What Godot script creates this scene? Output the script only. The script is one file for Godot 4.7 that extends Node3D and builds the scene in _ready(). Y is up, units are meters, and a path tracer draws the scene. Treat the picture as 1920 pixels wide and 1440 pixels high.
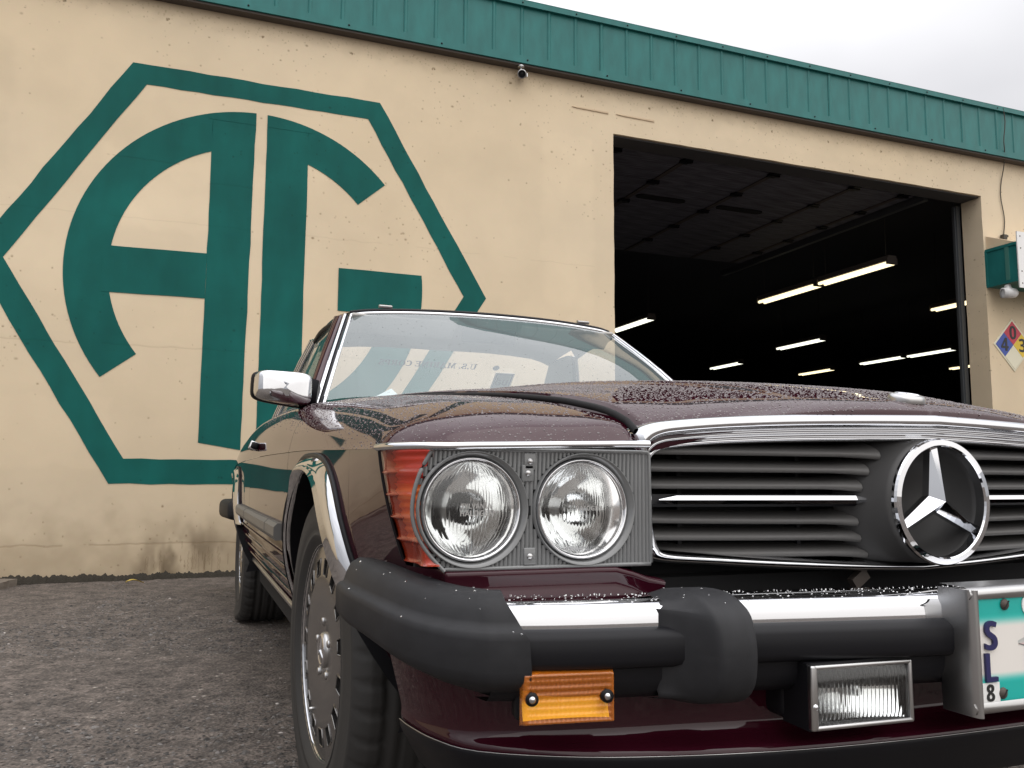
extends Node3D

# ------------------------------------------------------------------ helpers
var S: SurfaceTool
var mir := false          # when true every vertex is mirrored across the car's centre plane
var rng := RandomNumberGenerator.new()
var M := {}
var used := {}

func V(x, y, z) -> Vector3: return Vector3(x, y, z)
func nb() -> void:
	S = SurfaceTool.new(); S.begin(Mesh.PRIMITIVE_TRIANGLES)
func tri(a: Vector3, b: Vector3, c: Vector3, g := 0) -> void:
	S.set_smooth_group(g)
	if mir:
		S.add_vertex(Vector3(-a.x, a.y, a.z)); S.add_vertex(Vector3(-c.x, c.y, c.z)); S.add_vertex(Vector3(-b.x, b.y, b.z))
	else:
		S.add_vertex(a); S.add_vertex(b); S.add_vertex(c)
func quad(a: Vector3, b: Vector3, c: Vector3, d: Vector3, g := -1) -> void:
	tri(a, b, c, g); tri(a, c, d, g)
func grid(rows: Array, g := 0, flip := false, closed := false) -> void:
	for i in rows.size() - 1:
		var p: PackedVector3Array = rows[i]; var q: PackedVector3Array = rows[i + 1]
		var n := p.size()
		for j in (n if closed else n - 1):
			var k := (j + 1) % n
			if flip: quad(p[j], q[j], q[k], p[k], g)
			else: quad(p[j], p[k], q[k], q[j], g)
func cr(a: Vector3, b: Vector3, c: Vector3, d: Vector3, t: float) -> Vector3:
	return b.cubic_interpolate(c, a, d, t)
func fine(p: PackedVector3Array, n: int) -> PackedVector3Array:
	var o := PackedVector3Array(); var m := p.size()
	for i in m - 1:
		var a := p[i - 1] if i > 0 else p[0] * 2.0 - p[1]
		var d := p[i + 2] if i + 2 < m else p[m - 1] * 2.0 - p[m - 2]
		for k in n: o.append(cr(a, p[i], p[i + 1], d, float(k) / n))
	o.append(p[m - 1])
	return o
func refine(rows: Array, nu: int, nv: int) -> Array:
	var a := []
	for r in rows: a.append(fine(PackedVector3Array(r), nu))
	var o := []; var cols := (a[0] as PackedVector3Array).size()
	for j in cols:
		var c := PackedVector3Array()
		for r in a: c.append(r[j])
		o.append(fine(c, nv))
	var res := []
	for i in (o[0] as PackedVector3Array).size():
		var c := PackedVector3Array()
		for j in cols: c.append(o[j][i])
		res.append(c)
	return res
func box(c: Vector3, s: Vector3, b := Basis.IDENTITY, bev := 0.0) -> void:
	var h := s / 2.0
	if bev <= 0.0:
		var v := []
		for i in 8: v.append(c + b * Vector3(h.x * (1 if i & 1 else -1), h.y * (1 if i & 2 else -1), h.z * (1 if i & 4 else -1)))
		quad(v[0], v[2], v[3], v[1]); quad(v[5], v[7], v[6], v[4]); quad(v[4], v[6], v[2], v[0])
		quad(v[1], v[3], v[7], v[5]); quad(v[2], v[6], v[7], v[3]); quad(v[4], v[0], v[1], v[5])
		return
	# rounded box: a spherified cube pushed out to the corners
	var n := 6
	for f in 6:
		var rows := []
		for i in n:
			var r := PackedVector3Array()
			for j in n:
				var u := _bs(i, n); var w := _bs(j, n)
				var d: Vector3 = [Vector3(1, u, w), Vector3(-1, w, u), Vector3(w, 1, u), Vector3(u, -1, w), Vector3(u, w, 1), Vector3(w, u, -1)][f]
				var inner := Vector3(signf(d.x) * (h.x - bev), signf(d.y) * (h.y - bev), signf(d.z) * (h.z - bev))
				var e := Vector3(d.x if absf(d.x) > 1.0 - 1e-4 else 0.0, d.y if absf(d.y) > 1.0 - 1e-4 else 0.0, d.z if absf(d.z) > 1.0 - 1e-4 else 0.0)
				var q := Vector3(_be(i, n), 0, 0)
				var off := Vector3.ZERO
				var du := _be(i, n); var dw := _be(j, n)
				off = [Vector3(1, du, dw), Vector3(-1, dw, du), Vector3(dw, 1, du), Vector3(du, -1, dw), Vector3(du, dw, 1), Vector3(dw, du, -1)][f]
				r.append(c + b * (inner + off.normalized() * bev))
			rows.append(r)
		grid(rows, 0, true)
func _bs(i: int, n: int) -> float: return -1.0 if i < n / 2 else 1.0
func _be(i: int, n: int) -> float:
	var k := n / 2
	return -1.0 + float(i) / (k - 1) if i < k else float(i - k) / (k - 1)
func ring(c: Vector3, b: Basis, r: float, n: int) -> PackedVector3Array:
	var o := PackedVector3Array()
	for i in n:
		var a := TAU * i / n
		o.append(c + b * Vector3(cos(a) * r, sin(a) * r, 0))
	return o
# lathe round b.z; prof = [[radius, height], ...]
func lathe(prof: Array, c: Vector3, b: Basis, n := 32, g := 0) -> void:
	for i in prof.size() - 1:
		var p := ring(c + b.z * prof[i][1], b, prof[i][0], n); var q := ring(c + b.z * prof[i + 1][1], b, prof[i + 1][0], n)
		for j in n:
			var k := (j + 1) % n
			quad(p[j], q[j], q[k], p[k], g)
func tube(path: PackedVector3Array, r: float, n := 8, cap := true) -> void:
	var rows := []
	for i in path.size():
		var t := (path[mini(i + 1, path.size() - 1)] - path[maxi(i - 1, 0)]).normalized()
		var u := t.cross(Vector3.UP if absf(t.y) < 0.9 else Vector3.RIGHT).normalized()
		rows.append(ring(path[i], Basis(u, t.cross(u), t), r, n))
	grid(rows, 0, true, true)
	if cap:
		for e in [0, rows.size() - 1]:
			for j in range(1, n - 1): tri(rows[e][0], rows[e][j], rows[e][j + 1], -1)
# a ribbon of a closed section (points in the plane normal/side) along a path with given side vectors
func sweep(path: PackedVector3Array, sides: PackedVector3Array, ups: PackedVector3Array, sec: Array, g := 0, cap := true) -> void:
	var rows := []
	for i in path.size():
		var r := PackedVector3Array()
		for s in sec: r.append(path[i] + sides[i] * s[0] + ups[i] * s[1])
		rows.append(r)
	grid(rows, g, true, true)
	if cap:
		for e in [0, rows.size() - 1]:
			for j in range(1, sec.size() - 1): tri(rows[e][0], rows[e][j], rows[e][j + 1], -1)
func strip(path: PackedVector3Array, side: Vector3, up: Vector3, sec: Array, g := 0) -> void:
	var a := PackedVector3Array(); var b := PackedVector3Array()
	for p in path: a.append(side); b.append(up)
	sweep(path, a, b, sec, g)
func rsec(w: float, h: float, bev: float) -> Array:      # rounded rectangle section centred on 0
	var o := []
	for q in 4:
		for k in 3:
			var a := PI / 2 * (q + k / 2.0)
			o.append([([1, -1, -1, 1][q]) * (w / 2 - bev) + cos(a) * bev, ([1, 1, -1, -1][q]) * (h / 2 - bev) + sin(a) * bev])
	return o
func poly(pts: PackedVector2Array, z0: float, z1: float, f := func(x, y, z): return Vector3(x, y, z)) -> void:   # extruded outline, front at z1
	if Geometry2D.is_polygon_clockwise(pts): pts.reverse()
	var t := Geometry2D.triangulate_polygon(pts)
	for i in range(0, t.size(), 3):
		var a := pts[t[i]]; var b := pts[t[i + 1]]; var c := pts[t[i + 2]]
		if (b - a).cross(c - a) > 0: 
			var s := b; b = c; c = s
		tri(f.call(a.x, a.y, z1), f.call(b.x, b.y, z1), f.call(c.x, c.y, z1), -1)
		if z0 != z1: tri(f.call(a.x, a.y, z0), f.call(c.x, c.y, z0), f.call(b.x, b.y, z0), -1)
	if z0 == z1: return
	for i in pts.size():
		var p := pts[i]; var q := pts[(i + 1) % pts.size()]
		quad(f.call(p.x, p.y, z1), f.call(p.x, p.y, z0), f.call(q.x, q.y, z0), f.call(q.x, q.y, z1))
func put(called: String, mesh: Mesh, mat: Material, parent: Node = null) -> MeshInstance3D:
	var o := MeshInstance3D.new(); o.mesh = mesh; o.name = numbered(called) if parent == null else called
	if mat: o.material_override = mat
	(self if parent == null else parent).add_child(o, true)
	if parent != null and String(o.name) != called: o.name = sibling(parent, called, o)
	return o
func sibling(parent: Node, called: String, o: Node) -> String:
	var k := 1
	while parent.has_node(NodePath("%s_%03d" % [called, k])): k += 1
	return "%s_%03d" % [called, k]
func numbered(called: String) -> String:
	var k: int = used.get(called, 0); used[called] = k + 1
	return called if k == 0 else "%s_%03d" % [called, k]
func done(called: String, mat: Material, parent: Node = null) -> MeshInstance3D:
	S.generate_normals()
	var m := S.commit()
	return put(called, m, mat, parent)
func thing(called: String, label: String, category: String, group := "") -> Node3D:
	var o := Node3D.new(); o.name = numbered(called); add_child(o); tag(o, label, category, group); return o
func tag(o: Node, label: String, category := "", group := "", kind := "") -> Node:
	if label: o.set_meta("label", label)
	if category: o.set_meta("category", category)
	if group: o.set_meta("group", group)
	if kind: o.set_meta("kind", kind)
	return o
func lin(r: float, g: float, b: float) -> Color: return Color(r, g, b).linear_to_srgb()
func mk(key: String, c: Color, rough: float, metal := 0.0) -> StandardMaterial3D:
	var m := StandardMaterial3D.new(); m.albedo_color = c; m.roughness = rough; m.metallic = metal
	m.resource_name = key; M[key] = m; return m
func noise(seed_: int, freq: float, oct := 4) -> FastNoiseLite:
	var n := FastNoiseLite.new(); n.seed = seed_; n.frequency = freq; n.fractal_octaves = oct; n.noise_type = FastNoiseLite.TYPE_SIMPLEX_SMOOTH; return n
func ntex(seed_: int, freq: float, size: int, bump := 0.0, oct := 4) -> NoiseTexture2D:
	var t := NoiseTexture2D.new(); t.width = size; t.height = size; t.seamless = true; t.noise = noise(seed_, freq, oct)
	if bump > 0.0: t.as_normal_map = true; t.bump_strength = bump
	return t
func text(s: String, size: float, depth: float, mat: Material, parent: Node, called: String, xf: Transform3D, font := "Droid Sans", bold := false) -> MeshInstance3D:
	var t := TextMesh.new(); var f := SystemFont.new(); f.font_names = PackedStringArray([font]); f.font_weight = 700 if bold else 400
	t.font = f; t.text = s; t.font_size = 64; t.pixel_size = size / 46.0; t.depth = depth; t.curve_step = 1.0
	var o := put(called, t, mat, parent); o.transform = xf; return o

func tone(seed_: int, freq: float, lo: float, hi := 1.0) -> NoiseTexture2D:      # uneven, faded tone for a surface
	var t := NoiseTexture2D.new(); t.width = 512; t.height = 512; t.seamless = true; t.noise = noise(seed_, freq, 5)
	var g := Gradient.new(); g.set_color(0, Color(lo, lo, lo)); g.set_color(1, Color(hi, hi, hi)); t.color_ramp = g
	return t

# ------------------------------------------------------------------ scene
func _ready() -> void:
	rng.seed = 7
	light_and_camera()
	materials()
	wall_textures()
	ground()
	building()
	interior()
	fixtures_outside()
	car()
	litter()

func light_and_camera() -> void:
	var cam := Camera3D.new(); cam.name = "camera"; add_child(cam)
	var yaw := deg_to_rad(21.02989); var pitch := deg_to_rad(6.36303); var roll := deg_to_rad(0.3571)
	var fwd := Vector3(sin(yaw) * cos(pitch), sin(pitch), -cos(yaw) * cos(pitch))
	var r0 := Vector3(cos(yaw), 0, sin(yaw)); var u0 := r0.cross(fwd)
	var rt := r0 * cos(roll) + u0 * sin(roll); var up := u0 * cos(roll) - r0 * sin(roll)
	cam.transform = Transform3D(Basis(rt, up, -fwd), Vector3(-1.0727, 0.661, 1.7734))
	cam.fov = 48.8036; cam.near = 0.05; cam.far = 900.0; cam.current = true
	# overcast sky: brighter towards the zenith, soft grey cloud
	var w := 768; var h := 384
	var im := Image.create(w, h, false, Image.FORMAT_RGBF)
	var n := noise(11, 1.3, 5); var n2 := noise(5, 3.1, 4)
	for y in h:
		var el := PI / 2 - PI * (y + 0.5) / h
		for x in w:
			var az := TAU * (x + 0.5) / w
			var d := Vector3(cos(el) * cos(az), sin(el), cos(el) * sin(az))
			var s := maxf(sin(el), 0.0)
			var base := 0.52 + 1.85 * pow(s, 1.70)
			var q := d * Vector3(1, 2.2, 1)
			var c := n.get_noise_3dv(q) * 0.8 + n2.get_noise_3dv(q) * 0.35
			var k := clampf(0.5 + c * 1.1, 0, 1)
			var v := base * lerpf(0.80, 1.08, k)
			var col := Color(v * 0.985, v * 0.985, v * (1.03 - 0.02 * k))
			if el < 0: col = Color(0.25, 0.24, 0.235)
			im.set_pixel(x, y, col)
	var pm := PanoramaSkyMaterial.new(); pm.panorama = ImageTexture.create_from_image(im)
	var sky := Sky.new(); sky.sky_material = pm
	var env := Environment.new(); env.background_mode = Environment.BG_SKY; env.sky = sky
	env.tonemap_mode = Environment.TONE_MAPPER_LINEAR; env.tonemap_exposure = 1.06
	env.sdfgi_enabled = true; env.ssao_enabled = true; env.ssil_enabled = true
	var we := WorldEnvironment.new(); we.name = "world_environment"; we.environment = env; add_child(we)
	var sun := DirectionalLight3D.new(); sun.name = "sun"; sun.light_energy = 0.5; sun.light_angular_distance = 110.0
	sun.light_color = Color(1.0, 0.97, 0.93); sun.shadow_enabled = true
	add_child(sun); sun.look_at_from_position(Vector3(3.0, 9, 9), Vector3.ZERO)

func materials() -> void:
	var p := mk("maroon paint", lin(0.032, 0.0035, 0.009), 0.5, 0.0); p.metallic_specular = 0.0; p.clearcoat_enabled = true; p.clearcoat = 0.9; p.clearcoat_roughness = 0.03
	mk("chrome", lin(0.70, 0.71, 0.735), 0.05, 1.0)
	mk("satin metal", lin(0.5, 0.5, 0.5), 0.28, 1.0)
	var rb := mk("bumper rubber", lin(0.021, 0.0215, 0.024), 0.55); rb.metallic_specular = 0.35; rb.albedo_color = lin(0.0255, 0.026, 0.029); rb.albedo_texture = tone(14, 0.004, 0.84)
	rb.normal_enabled = true; rb.normal_texture = ntex(3, 0.08, 256, 1.2); rb.normal_scale = 0.12; rb.uv1_triplanar = true; rb.uv1_scale = Vector3(14, 14, 14)
	mk("black trim", lin(0.009, 0.009, 0.011), 0.42).metallic_specular = 0.3
	mk("matt black", lin(0.006, 0.006, 0.007), 0.9)
	var ty := mk("tyre rubber", lin(0.028, 0.027, 0.026), 0.7)
	ty.normal_enabled = true; ty.normal_texture = ntex(9, 0.05, 256, 2.0); ty.normal_scale = 0.25; ty.uv1_triplanar = true; ty.uv1_scale = Vector3(10, 10, 10)
	mk("grille plastic", lin(0.085, 0.083, 0.081), 0.45)
	mk("shroud plastic", lin(0.05, 0.049, 0.049), 0.5); mk("strip rubber", lin(0.11, 0.108, 0.105), 0.4)
	var al := mk("wheel alloy", lin(0.22, 0.215, 0.21), 0.22, 0.9); al.clearcoat_enabled = true; al.clearcoat = 0.5; al.clearcoat_roughness = 0.1
	mk("mirror metal", lin(0.9, 0.9, 0.9), 0.03, 1.0)
	var bz := mk("smoked ribbed plastic", lin(0.165, 0.17, 0.172), 0.16); bz.clearcoat_enabled = true; bz.clearcoat = 0.6; bz.clearcoat_roughness = 0.08
	var gl := mk("lens glass", Color(0.97, 0.98, 0.98, 0.0), 0.11); gl.refraction_enabled = true; gl.refraction_scale = 0.05
	var gp := mk("window glass", Color(0.55, 0.68, 0.64, 0.16), 0.0); gp.transparency = BaseMaterial3D.TRANSPARENCY_ALPHA; gp.metallic_specular = 0.6
	var ww := mk("windscreen glass", Color(0.74, 0.80, 0.81, 0.22), 0.0); ww.transparency = BaseMaterial3D.TRANSPARENCY_ALPHA; ww.metallic_specular = 0.8  # pale, partly opaque tint paints the reflected sky haze into the glass
	mk("red reflector", lin(0.45, 0.02, 0.01), 0.4, 0.2)
	var oa := mk("orange lens", lin(0.70, 0.055, 0.006), 0.08); oa.transparency = BaseMaterial3D.TRANSPARENCY_ALPHA; oa.albedo_color.a = 0.42; oa.clearcoat_enabled = true; oa.clearcoat = 1.0
	mk("orange reflector", lin(0.85, 0.22, 0.04), 0.35, 0.3)
	var am := mk("amber lens", lin(0.80, 0.21, 0.0), 0.06); am.transparency = BaseMaterial3D.TRANSPARENCY_ALPHA; am.albedo_color.a = 0.42; am.clearcoat_enabled = true; am.clearcoat = 1.0
	mk("amber reflector", lin(0.95, 0.52, 0.04), 0.22, 0.9)
	mk("cream", lin(0.62, 0.55, 0.44), 0.8)
	mk("dark leather", lin(0.03, 0.024, 0.022), 0.55)
	mk("headliner", lin(0.42, 0.41, 0.39), 0.9)
	mk("white", lin(0.8, 0.8, 0.79), 0.5)
	mk("pale paper", lin(0.6, 0.72, 0.72), 0.7)
	mk("navy ink", lin(0.018, 0.018, 0.09), 0.4)
	mk("black ink", lin(0.012, 0.012, 0.012), 0.5)
	mk("teal ink", lin(0.0, 0.33, 0.30), 0.4)
	mk("rusty metal", lin(0.09, 0.075, 0.065), 0.6, 0.4)
	mk("sign red", lin(0.52, 0.03, 0.06), 0.45); mk("sign blue", lin(0.035, 0.075, 0.35), 0.45); mk("sign yellow", lin(0.72, 0.50, 0.03), 0.45); mk("sign cream", lin(0.72, 0.68, 0.52), 0.5)
	var gm := mk("green metal", lin(0.022, 0.180, 0.171), 0.40); gm.metallic_specular = 0.4
	gm.normal_enabled = true; gm.normal_texture = ntex(31, 0.006, 256, 3.0); gm.normal_scale = 0.2; gm.uv1_triplanar = true; gm.uv1_world_triplanar = true; gm.uv1_scale = Vector3(0.7, 0.25, 0.7); gm.albedo_texture = tone(15, 0.02, 0.86)
	mk("soffit board", lin(0.075, 0.062, 0.055), 0.8)
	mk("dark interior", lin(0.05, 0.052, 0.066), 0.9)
	mk("steel track", lin(0.16, 0.17, 0.18), 0.4, 0.7)
	mk("dark steel", lin(0.06, 0.058, 0.06), 0.75); mk("cable", lin(0.05, 0.045, 0.035), 0.7)
	var tb := mk("lit tube", Color(1, 1, 1), 0.4); tb.emission_enabled = true; tb.emission = Color(1.0, 0.93, 0.74); tb.emission_energy_multiplier = 1.7
	var tc := mk("lit tube cool", Color(1, 1, 1), 0.4); tc.emission_enabled = true; tc.emission = Color(0.98, 0.98, 0.90); tc.emission_energy_multiplier = 1.7
	mk("leaf yellow", lin(0.62, 0.45, 0.10), 0.6)

var tex_wall: ImageTexture; var tex_paint: ImageTexture; var tex_wall_n: ImageTexture
const WX0 := -3.2; const WX1 := 7.2; const WY0 := -0.1; const WY1 := 4.26
func wall_textures() -> void:
	# concrete skin: cast, patched, painted over; wear with shapes of its own (pits, joints, drips)
	var w := 2048; var h := 860
	var lo := Image.create(512, 216, false, Image.FORMAT_RGB8); var lg := Image.create(512, 216, false, Image.FORMAT_RGB8)
	var n1 := noise(21, 0.012, 4); var n2 := noise(22, 0.05, 4); var n3 := noise(23, 0.004, 3)
	for y in 216:
		for x in 512:
			var wx := lerpf(WX0, WX1, x / 512.0); var wy := lerpf(WY1, WY0, y / 216.0)
			var k := 1.0 + n1.get_noise_2d(x, y * 1.4) * 0.032 + n2.get_noise_2d(x, y) * 0.020
			for pa in [[-1.1, 2.62, 1.15, 0.55, 0.022], [0.9, 1.35, 1.3, 1.05, -0.020], [1.75, 2.7, 0.45, 1.6, 0.016], [-2.6, 3.1, 0.7, 0.9, -0.016], [4.3, 3.78, 2.2, 0.14, 0.015], [-2.0, 0.95, 0.9, 0.45, 0.02]]:
				var wob := n2.get_noise_2d(x * 2.0, y * 2.0) * 0.05
				k += float(pa[4]) * smoothstep(0.03, -0.03, maxf(absf(wx - float(pa[0])) - float(pa[2]) / 2, absf(wy - float(pa[1])) - float(pa[3]) / 2) + wob)
			var t := n3.get_noise_2d(x + 90, y * 2.0)
			var c := Color(0.853 * k, (0.785 - 0.008 * t) * k, (0.675 - 0.02 * t) * k)
			# grime on the lowest half metre; mildew plus painted shade under the soffit
			var g := smoothstep(0.55, 0.0, wy + n2.get_noise_2d(x * 1.7, y * 1.7) * 0.25) * 0.22 + smoothstep(2.2, 0.0, wy) * 0.16  # broad lower gradient paints the light falloff into the wall colour
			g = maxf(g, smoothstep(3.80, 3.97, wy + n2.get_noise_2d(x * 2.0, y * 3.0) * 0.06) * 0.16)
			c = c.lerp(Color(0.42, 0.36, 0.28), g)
			# drip stain near the parked car's rear wheel
			var ds := exp(-pow((wx + 1.22) / 0.14, 2)) * smoothstep(0.34, 0.02, wy) + exp(-pow((wx + 0.98) / 0.17, 2)) * exp(-pow((wy - 0.20) / 0.13, 2)) * 0.8
			ds *= clampf(0.5 + n2.get_noise_2d(x * 3.0, y * 1.2) * 1.8, 0, 1)
			c = c.lerp(Color(0.28, 0.23, 0.17), clampf(ds, 0, 1) * 0.5)
			lo.set_pixel(x, y, c)
			var kg := 1.03 + n1.get_noise_2d(x, y * 1.4) * 0.10 + n2.get_noise_2d(x, y) * 0.07 + n2.get_noise_2d(x * 2.6, y * 0.5) * 0.06
			lg.set_pixel(x, y, Color(0.075 * kg, 0.340 * kg, 0.318 * kg))
	lo.resize(w, h, Image.INTERPOLATE_CUBIC); lg.resize(w, h, Image.INTERPOLATE_CUBIC)
	var hm := Image.create(w, h, false, Image.FORMAT_RGB8); hm.fill(Color(0.6, 0.6, 0.6))
	var nh := noise(24, 0.03, 5)
	for y in h:
		for x in w:
			var v := 0.6 + nh.get_noise_2d(x * 0.5, y * 0.8) * 0.14
			hm.set_pixel(x, y, Color(v, v, v))
	# pits in clusters
	var nc := noise(25, 0.5, 3)
	for i in 900:
		var wx := rng.randf_range(WX0, WX1); var dy := absf(rng.randfn(0, 0.07))
		stamp(lo, hm, lg, (wx - WX0) / (WX1 - WX0) * w, (WY1 - 3.95 + dy) / (WY1 - WY0) * h, rng.randf_range(0.5, 1.4), rng.randf_range(0.5, 1.3), rng.randf_range(0.15, 0.5))
	for i in 6500:
		var wx := rng.randf_range(WX0, WX1); var wy := rng.randf_range(0.0, WY1)
		var dens := clampf(0.30 + nc.get_noise_2d(wx, wy) * 1.6 + smoothstep(0.5, 2.0, wx) * smoothstep(2.1, 3.2, wy) * 0.5, 0.03, 1)
		if rng.randf() > dens: continue
		var r := rng.randf_range(0.5, 1.2) if rng.randf() < 0.9 else rng.randf_range(1.1, 1.8)
		stamp(lo, hm, lg, (wx - WX0) / (WX1 - WX0) * w, (WY1 - wy) / (WY1 - WY0) * h, r * rng.randf_range(0.8, 1.6), r, rng.randf_range(0.25, 0.85))
	# snap-tie stubs: rusty star shaped marks under the soffit
	for i in 15:
		var wx := -1.327 - 0.643 * 3 + 0.643 * i
		for k in 9:
			stamp(lo, hm, lg, (wx - WX0) / (WX1 - WX0) * w + rng.randf_range(-2, 2), (WY1 - 3.845) / (WY1 - WY0) * h + rng.randf_range(-1.6, 1.6), rng.randf_range(0.6, 1.3), rng.randf_range(0.6, 1.1), 0.8)
	# cold joints and cracks
	for j in [[-3.2, 2.1, 0.222, 0.34], [-3.2, 1.2, 1.528, 0.13], [-1.66, -1.2, 2.815, 0.20], [-1.0, -0.5, 2.70, 0.12], [-3.2, 2.0, 2.40, 0.05]]:
		var x := (float(j[0]) - WX0) / (WX1 - WX0) * w
		while x < (float(j[1]) - WX0) / (WX1 - WX0) * w:
			var yy := (WY1 - float(j[2])) / (WY1 - WY0) * h + nh.get_noise_2d(x * 0.7, 77.0 + float(j[2]) * 50) * 2.5
			if nh.get_noise_2d(x * 0.25, 300.0) > -0.22: stamp(lo, hm, lg, x, yy, 1.6, 0.7, float(j[3]))
			x += 1.3
	# thin dribbles
	for i in 26:
		var wx := rng.randf_range(-1.1, -0.82) if i < 18 else rng.randf_range(-1.4, -0.75)
		var y0 := rng.randf_range(0.10, 0.24); var yb := y0 - rng.randf_range(0.04, 0.16)
		var yy := y0
		while yy > yb:
			stamp(lo, hm, lg, (wx - WX0) / (WX1 - WX0) * w + rng.randf_range(-0.5, 0.5), (WY1 - yy) / (WY1 - WY0) * h, 0.6, 1.0, 0.42)
			yy -= 0.008
	tex_wall = ImageTexture.create_from_image(lo); tex_paint = ImageTexture.create_from_image(lg)
	hm.bump_map_to_normal_map(1.5); tex_wall_n = ImageTexture.create_from_image(hm)
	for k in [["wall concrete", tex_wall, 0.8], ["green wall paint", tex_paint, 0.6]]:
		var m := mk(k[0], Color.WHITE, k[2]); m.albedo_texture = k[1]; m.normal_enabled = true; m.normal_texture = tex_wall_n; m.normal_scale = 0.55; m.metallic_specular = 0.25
	var m2 := mk("plain concrete", Color(0.80, 0.715, 0.60), 0.85); m2.normal_enabled = true; m2.normal_texture = ntex(40, 0.02, 512, 3.0); m2.normal_scale = 0.4
	m2.uv1_triplanar = true; m2.uv1_world_triplanar = true; m2.uv1_scale = Vector3(0.7, 0.7, 0.7)
func stamp(a: Image, hm: Image, g: Image, cx: float, cy: float, rx: float, ry: float, s: float) -> void:
	for y in range(int(cy - ry) - 1, int(cy + ry) + 3):
		for x in range(int(cx - rx) - 1, int(cx + rx) + 3):
			if x < 0 or y < 0 or x >= a.get_width() or y >= a.get_height(): continue
			var d := clampf(1.25 - Vector2((x - cx) / rx, (y - cy) / ry).length(), 0, 1) * s
			if d <= 0: continue
			a.set_pixel(x, y, a.get_pixel(x, y).lerp(Color(0.40, 0.33, 0.24), d * 0.75))
			g.set_pixel(x, y, g.get_pixel(x, y).lerp(Color(0.05, 0.17, 0.15), d * 0.6))
			var v := hm.get_pixel(x, y).r * (1.0 - d * 0.6); hm.set_pixel(x, y, Color(v, v, v))

func ground() -> void:
	var m := mk("asphalt", Color.WHITE, 0.86)
	var sz := 1024; var im := Image.create(sz, sz, false, Image.FORMAT_RGB8); var hm := Image.create(sz, sz, false, Image.FORMAT_RGB8)
	var na := noise(50, 0.010, 3).get_seamless_image(sz, sz); var nm := noise(52, 0.035, 3).get_seamless_image(sz, sz); var nf := noise(51, 0.12, 3).get_seamless_image(sz, sz)
	for y in sz:
		for x in sz:
			var a := na.get_pixel(x, y).r; var b := nf.get_pixel(x, y).r
			var cc := nm.get_pixel(x, y).r; var v := 0.330 + (a - 0.5) * 0.14 + (b - 0.5) * 0.24 + (cc - 0.5) * 0.17
			im.set_pixel(x, y, Color(v * 1.07, v * 0.98, v * 0.915)); var hb := b * 0.6 + cc * 0.4; hm.set_pixel(x, y, Color(hb, hb, hb))
	for i in 7500:
		var cx := rng.randi() % sz; var cy := rng.randi() % sz; var r := rng.randf_range(1.4, 4.6) * (0.6 if rng.randf() < 0.5 else 1.0)
		var tone := rng.randf_range(-0.17, 0.09) if rng.randf() < 0.95 else rng.randf_range(0.15, 0.32)
		var up := 0.35 if tone > -0.05 else -0.35
		for y in range(-5, 6):
			for x in range(-5, 6):
				var d := Vector2(x, y * rng.randf_range(0.9, 1.3)).length()
				if d > r: continue
				var px := (cx + x + sz) % sz; var py := (cy + y + sz) % sz
				var c := im.get_pixel(px, py); im.set_pixel(px, py, Color(c.r + tone, c.g + tone, c.b + tone * 0.95))
				var q := clampf(hm.get_pixel(px, py).r + up * (1.0 - d / (r + 0.5)), 0, 1); hm.set_pixel(px, py, Color(q, q, q))
	m.albedo_texture = ImageTexture.create_from_image(im)
	hm.bump_map_to_normal_map(7.0); m.normal_enabled = true; m.normal_texture = ImageTexture.create_from_image(hm); m.normal_scale = 0.9
	m.uv1_triplanar = true; m.uv1_world_triplanar = true; m.uv1_scale = Vector3(0.62, 0.62, 0.62)
	nb(); var n := noise(60, 0.6, 3)
	# gently uneven near the car, flat out to the horizon
	var xs := [-400.0, -60.0, -12.0]; var zs := [-400.0, -60.0, -12.0]
	for i in 41: xs.append(-5.0 + i * 0.25); zs.append(-5.0 + i * 0.25)
	xs.append_array([12.0, 60.0, 400.0]); zs.append_array([12.0, 60.0, 400.0])
	var rows := []
	for z in zs:
		var r := PackedVector3Array()
		for x in xs: r.append(V(x, n.get_noise_2d(x, z) * 0.008 - 0.006 if absf(x) < 5.1 and absf(z) < 5.1 else -0.006, z))
		rows.append(r)
	grid(rows, 0, true)
	tag(done("asphalt_ground", m), "grey brown worn asphalt yard in front of the garage wall", "", "", "structure")

func wall_uv(p: Vector2) -> Vector2: return Vector2((p.x - WX0) / (WX1 - WX0), (WY1 - p.y) / (WY1 - WY0))
const ZW := -4.343; const ZI := -4.58
func face_uv(pts: PackedVector2Array, z: float) -> void:
	var t := Geometry2D.triangulate_polygon(pts)
	S.set_smooth_group(-1)
	for i in range(0, t.size(), 3):
		var q := [pts[t[i]], pts[t[i + 1]], pts[t[i + 2]]]
		if (q[1] - q[0]).cross(q[2] - q[0]) > 0: q.reverse()
		for p in q: S.set_uv(wall_uv(p)); S.add_vertex(V(p.x, p.y, z))
func rough_edge(pts: PackedVector2Array, amp: float, step: float) -> PackedVector2Array:
	var o := PackedVector2Array()
	for i in pts.size():
		var a := pts[i]; var b := pts[(i + 1) % pts.size()]; var k := maxi(1, int(a.distance_to(b) / step))
		for j in k:
			var p := a.lerp(b, float(j) / k)
			if j > 0: p += (b - a).orthogonal().normalized() * rng.randf_range(-amp, amp)
			o.append(p)
	return o
func arc(c: Vector2, r: float, a0: float, a1: float, n: int) -> PackedVector2Array:
	var o := PackedVector2Array()
	for i in n + 1:
		var a := deg_to_rad(lerpf(a0, a1, float(i) / n)); o.append(c + Vector2(cos(a), sin(a)) * r)
	return o

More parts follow.
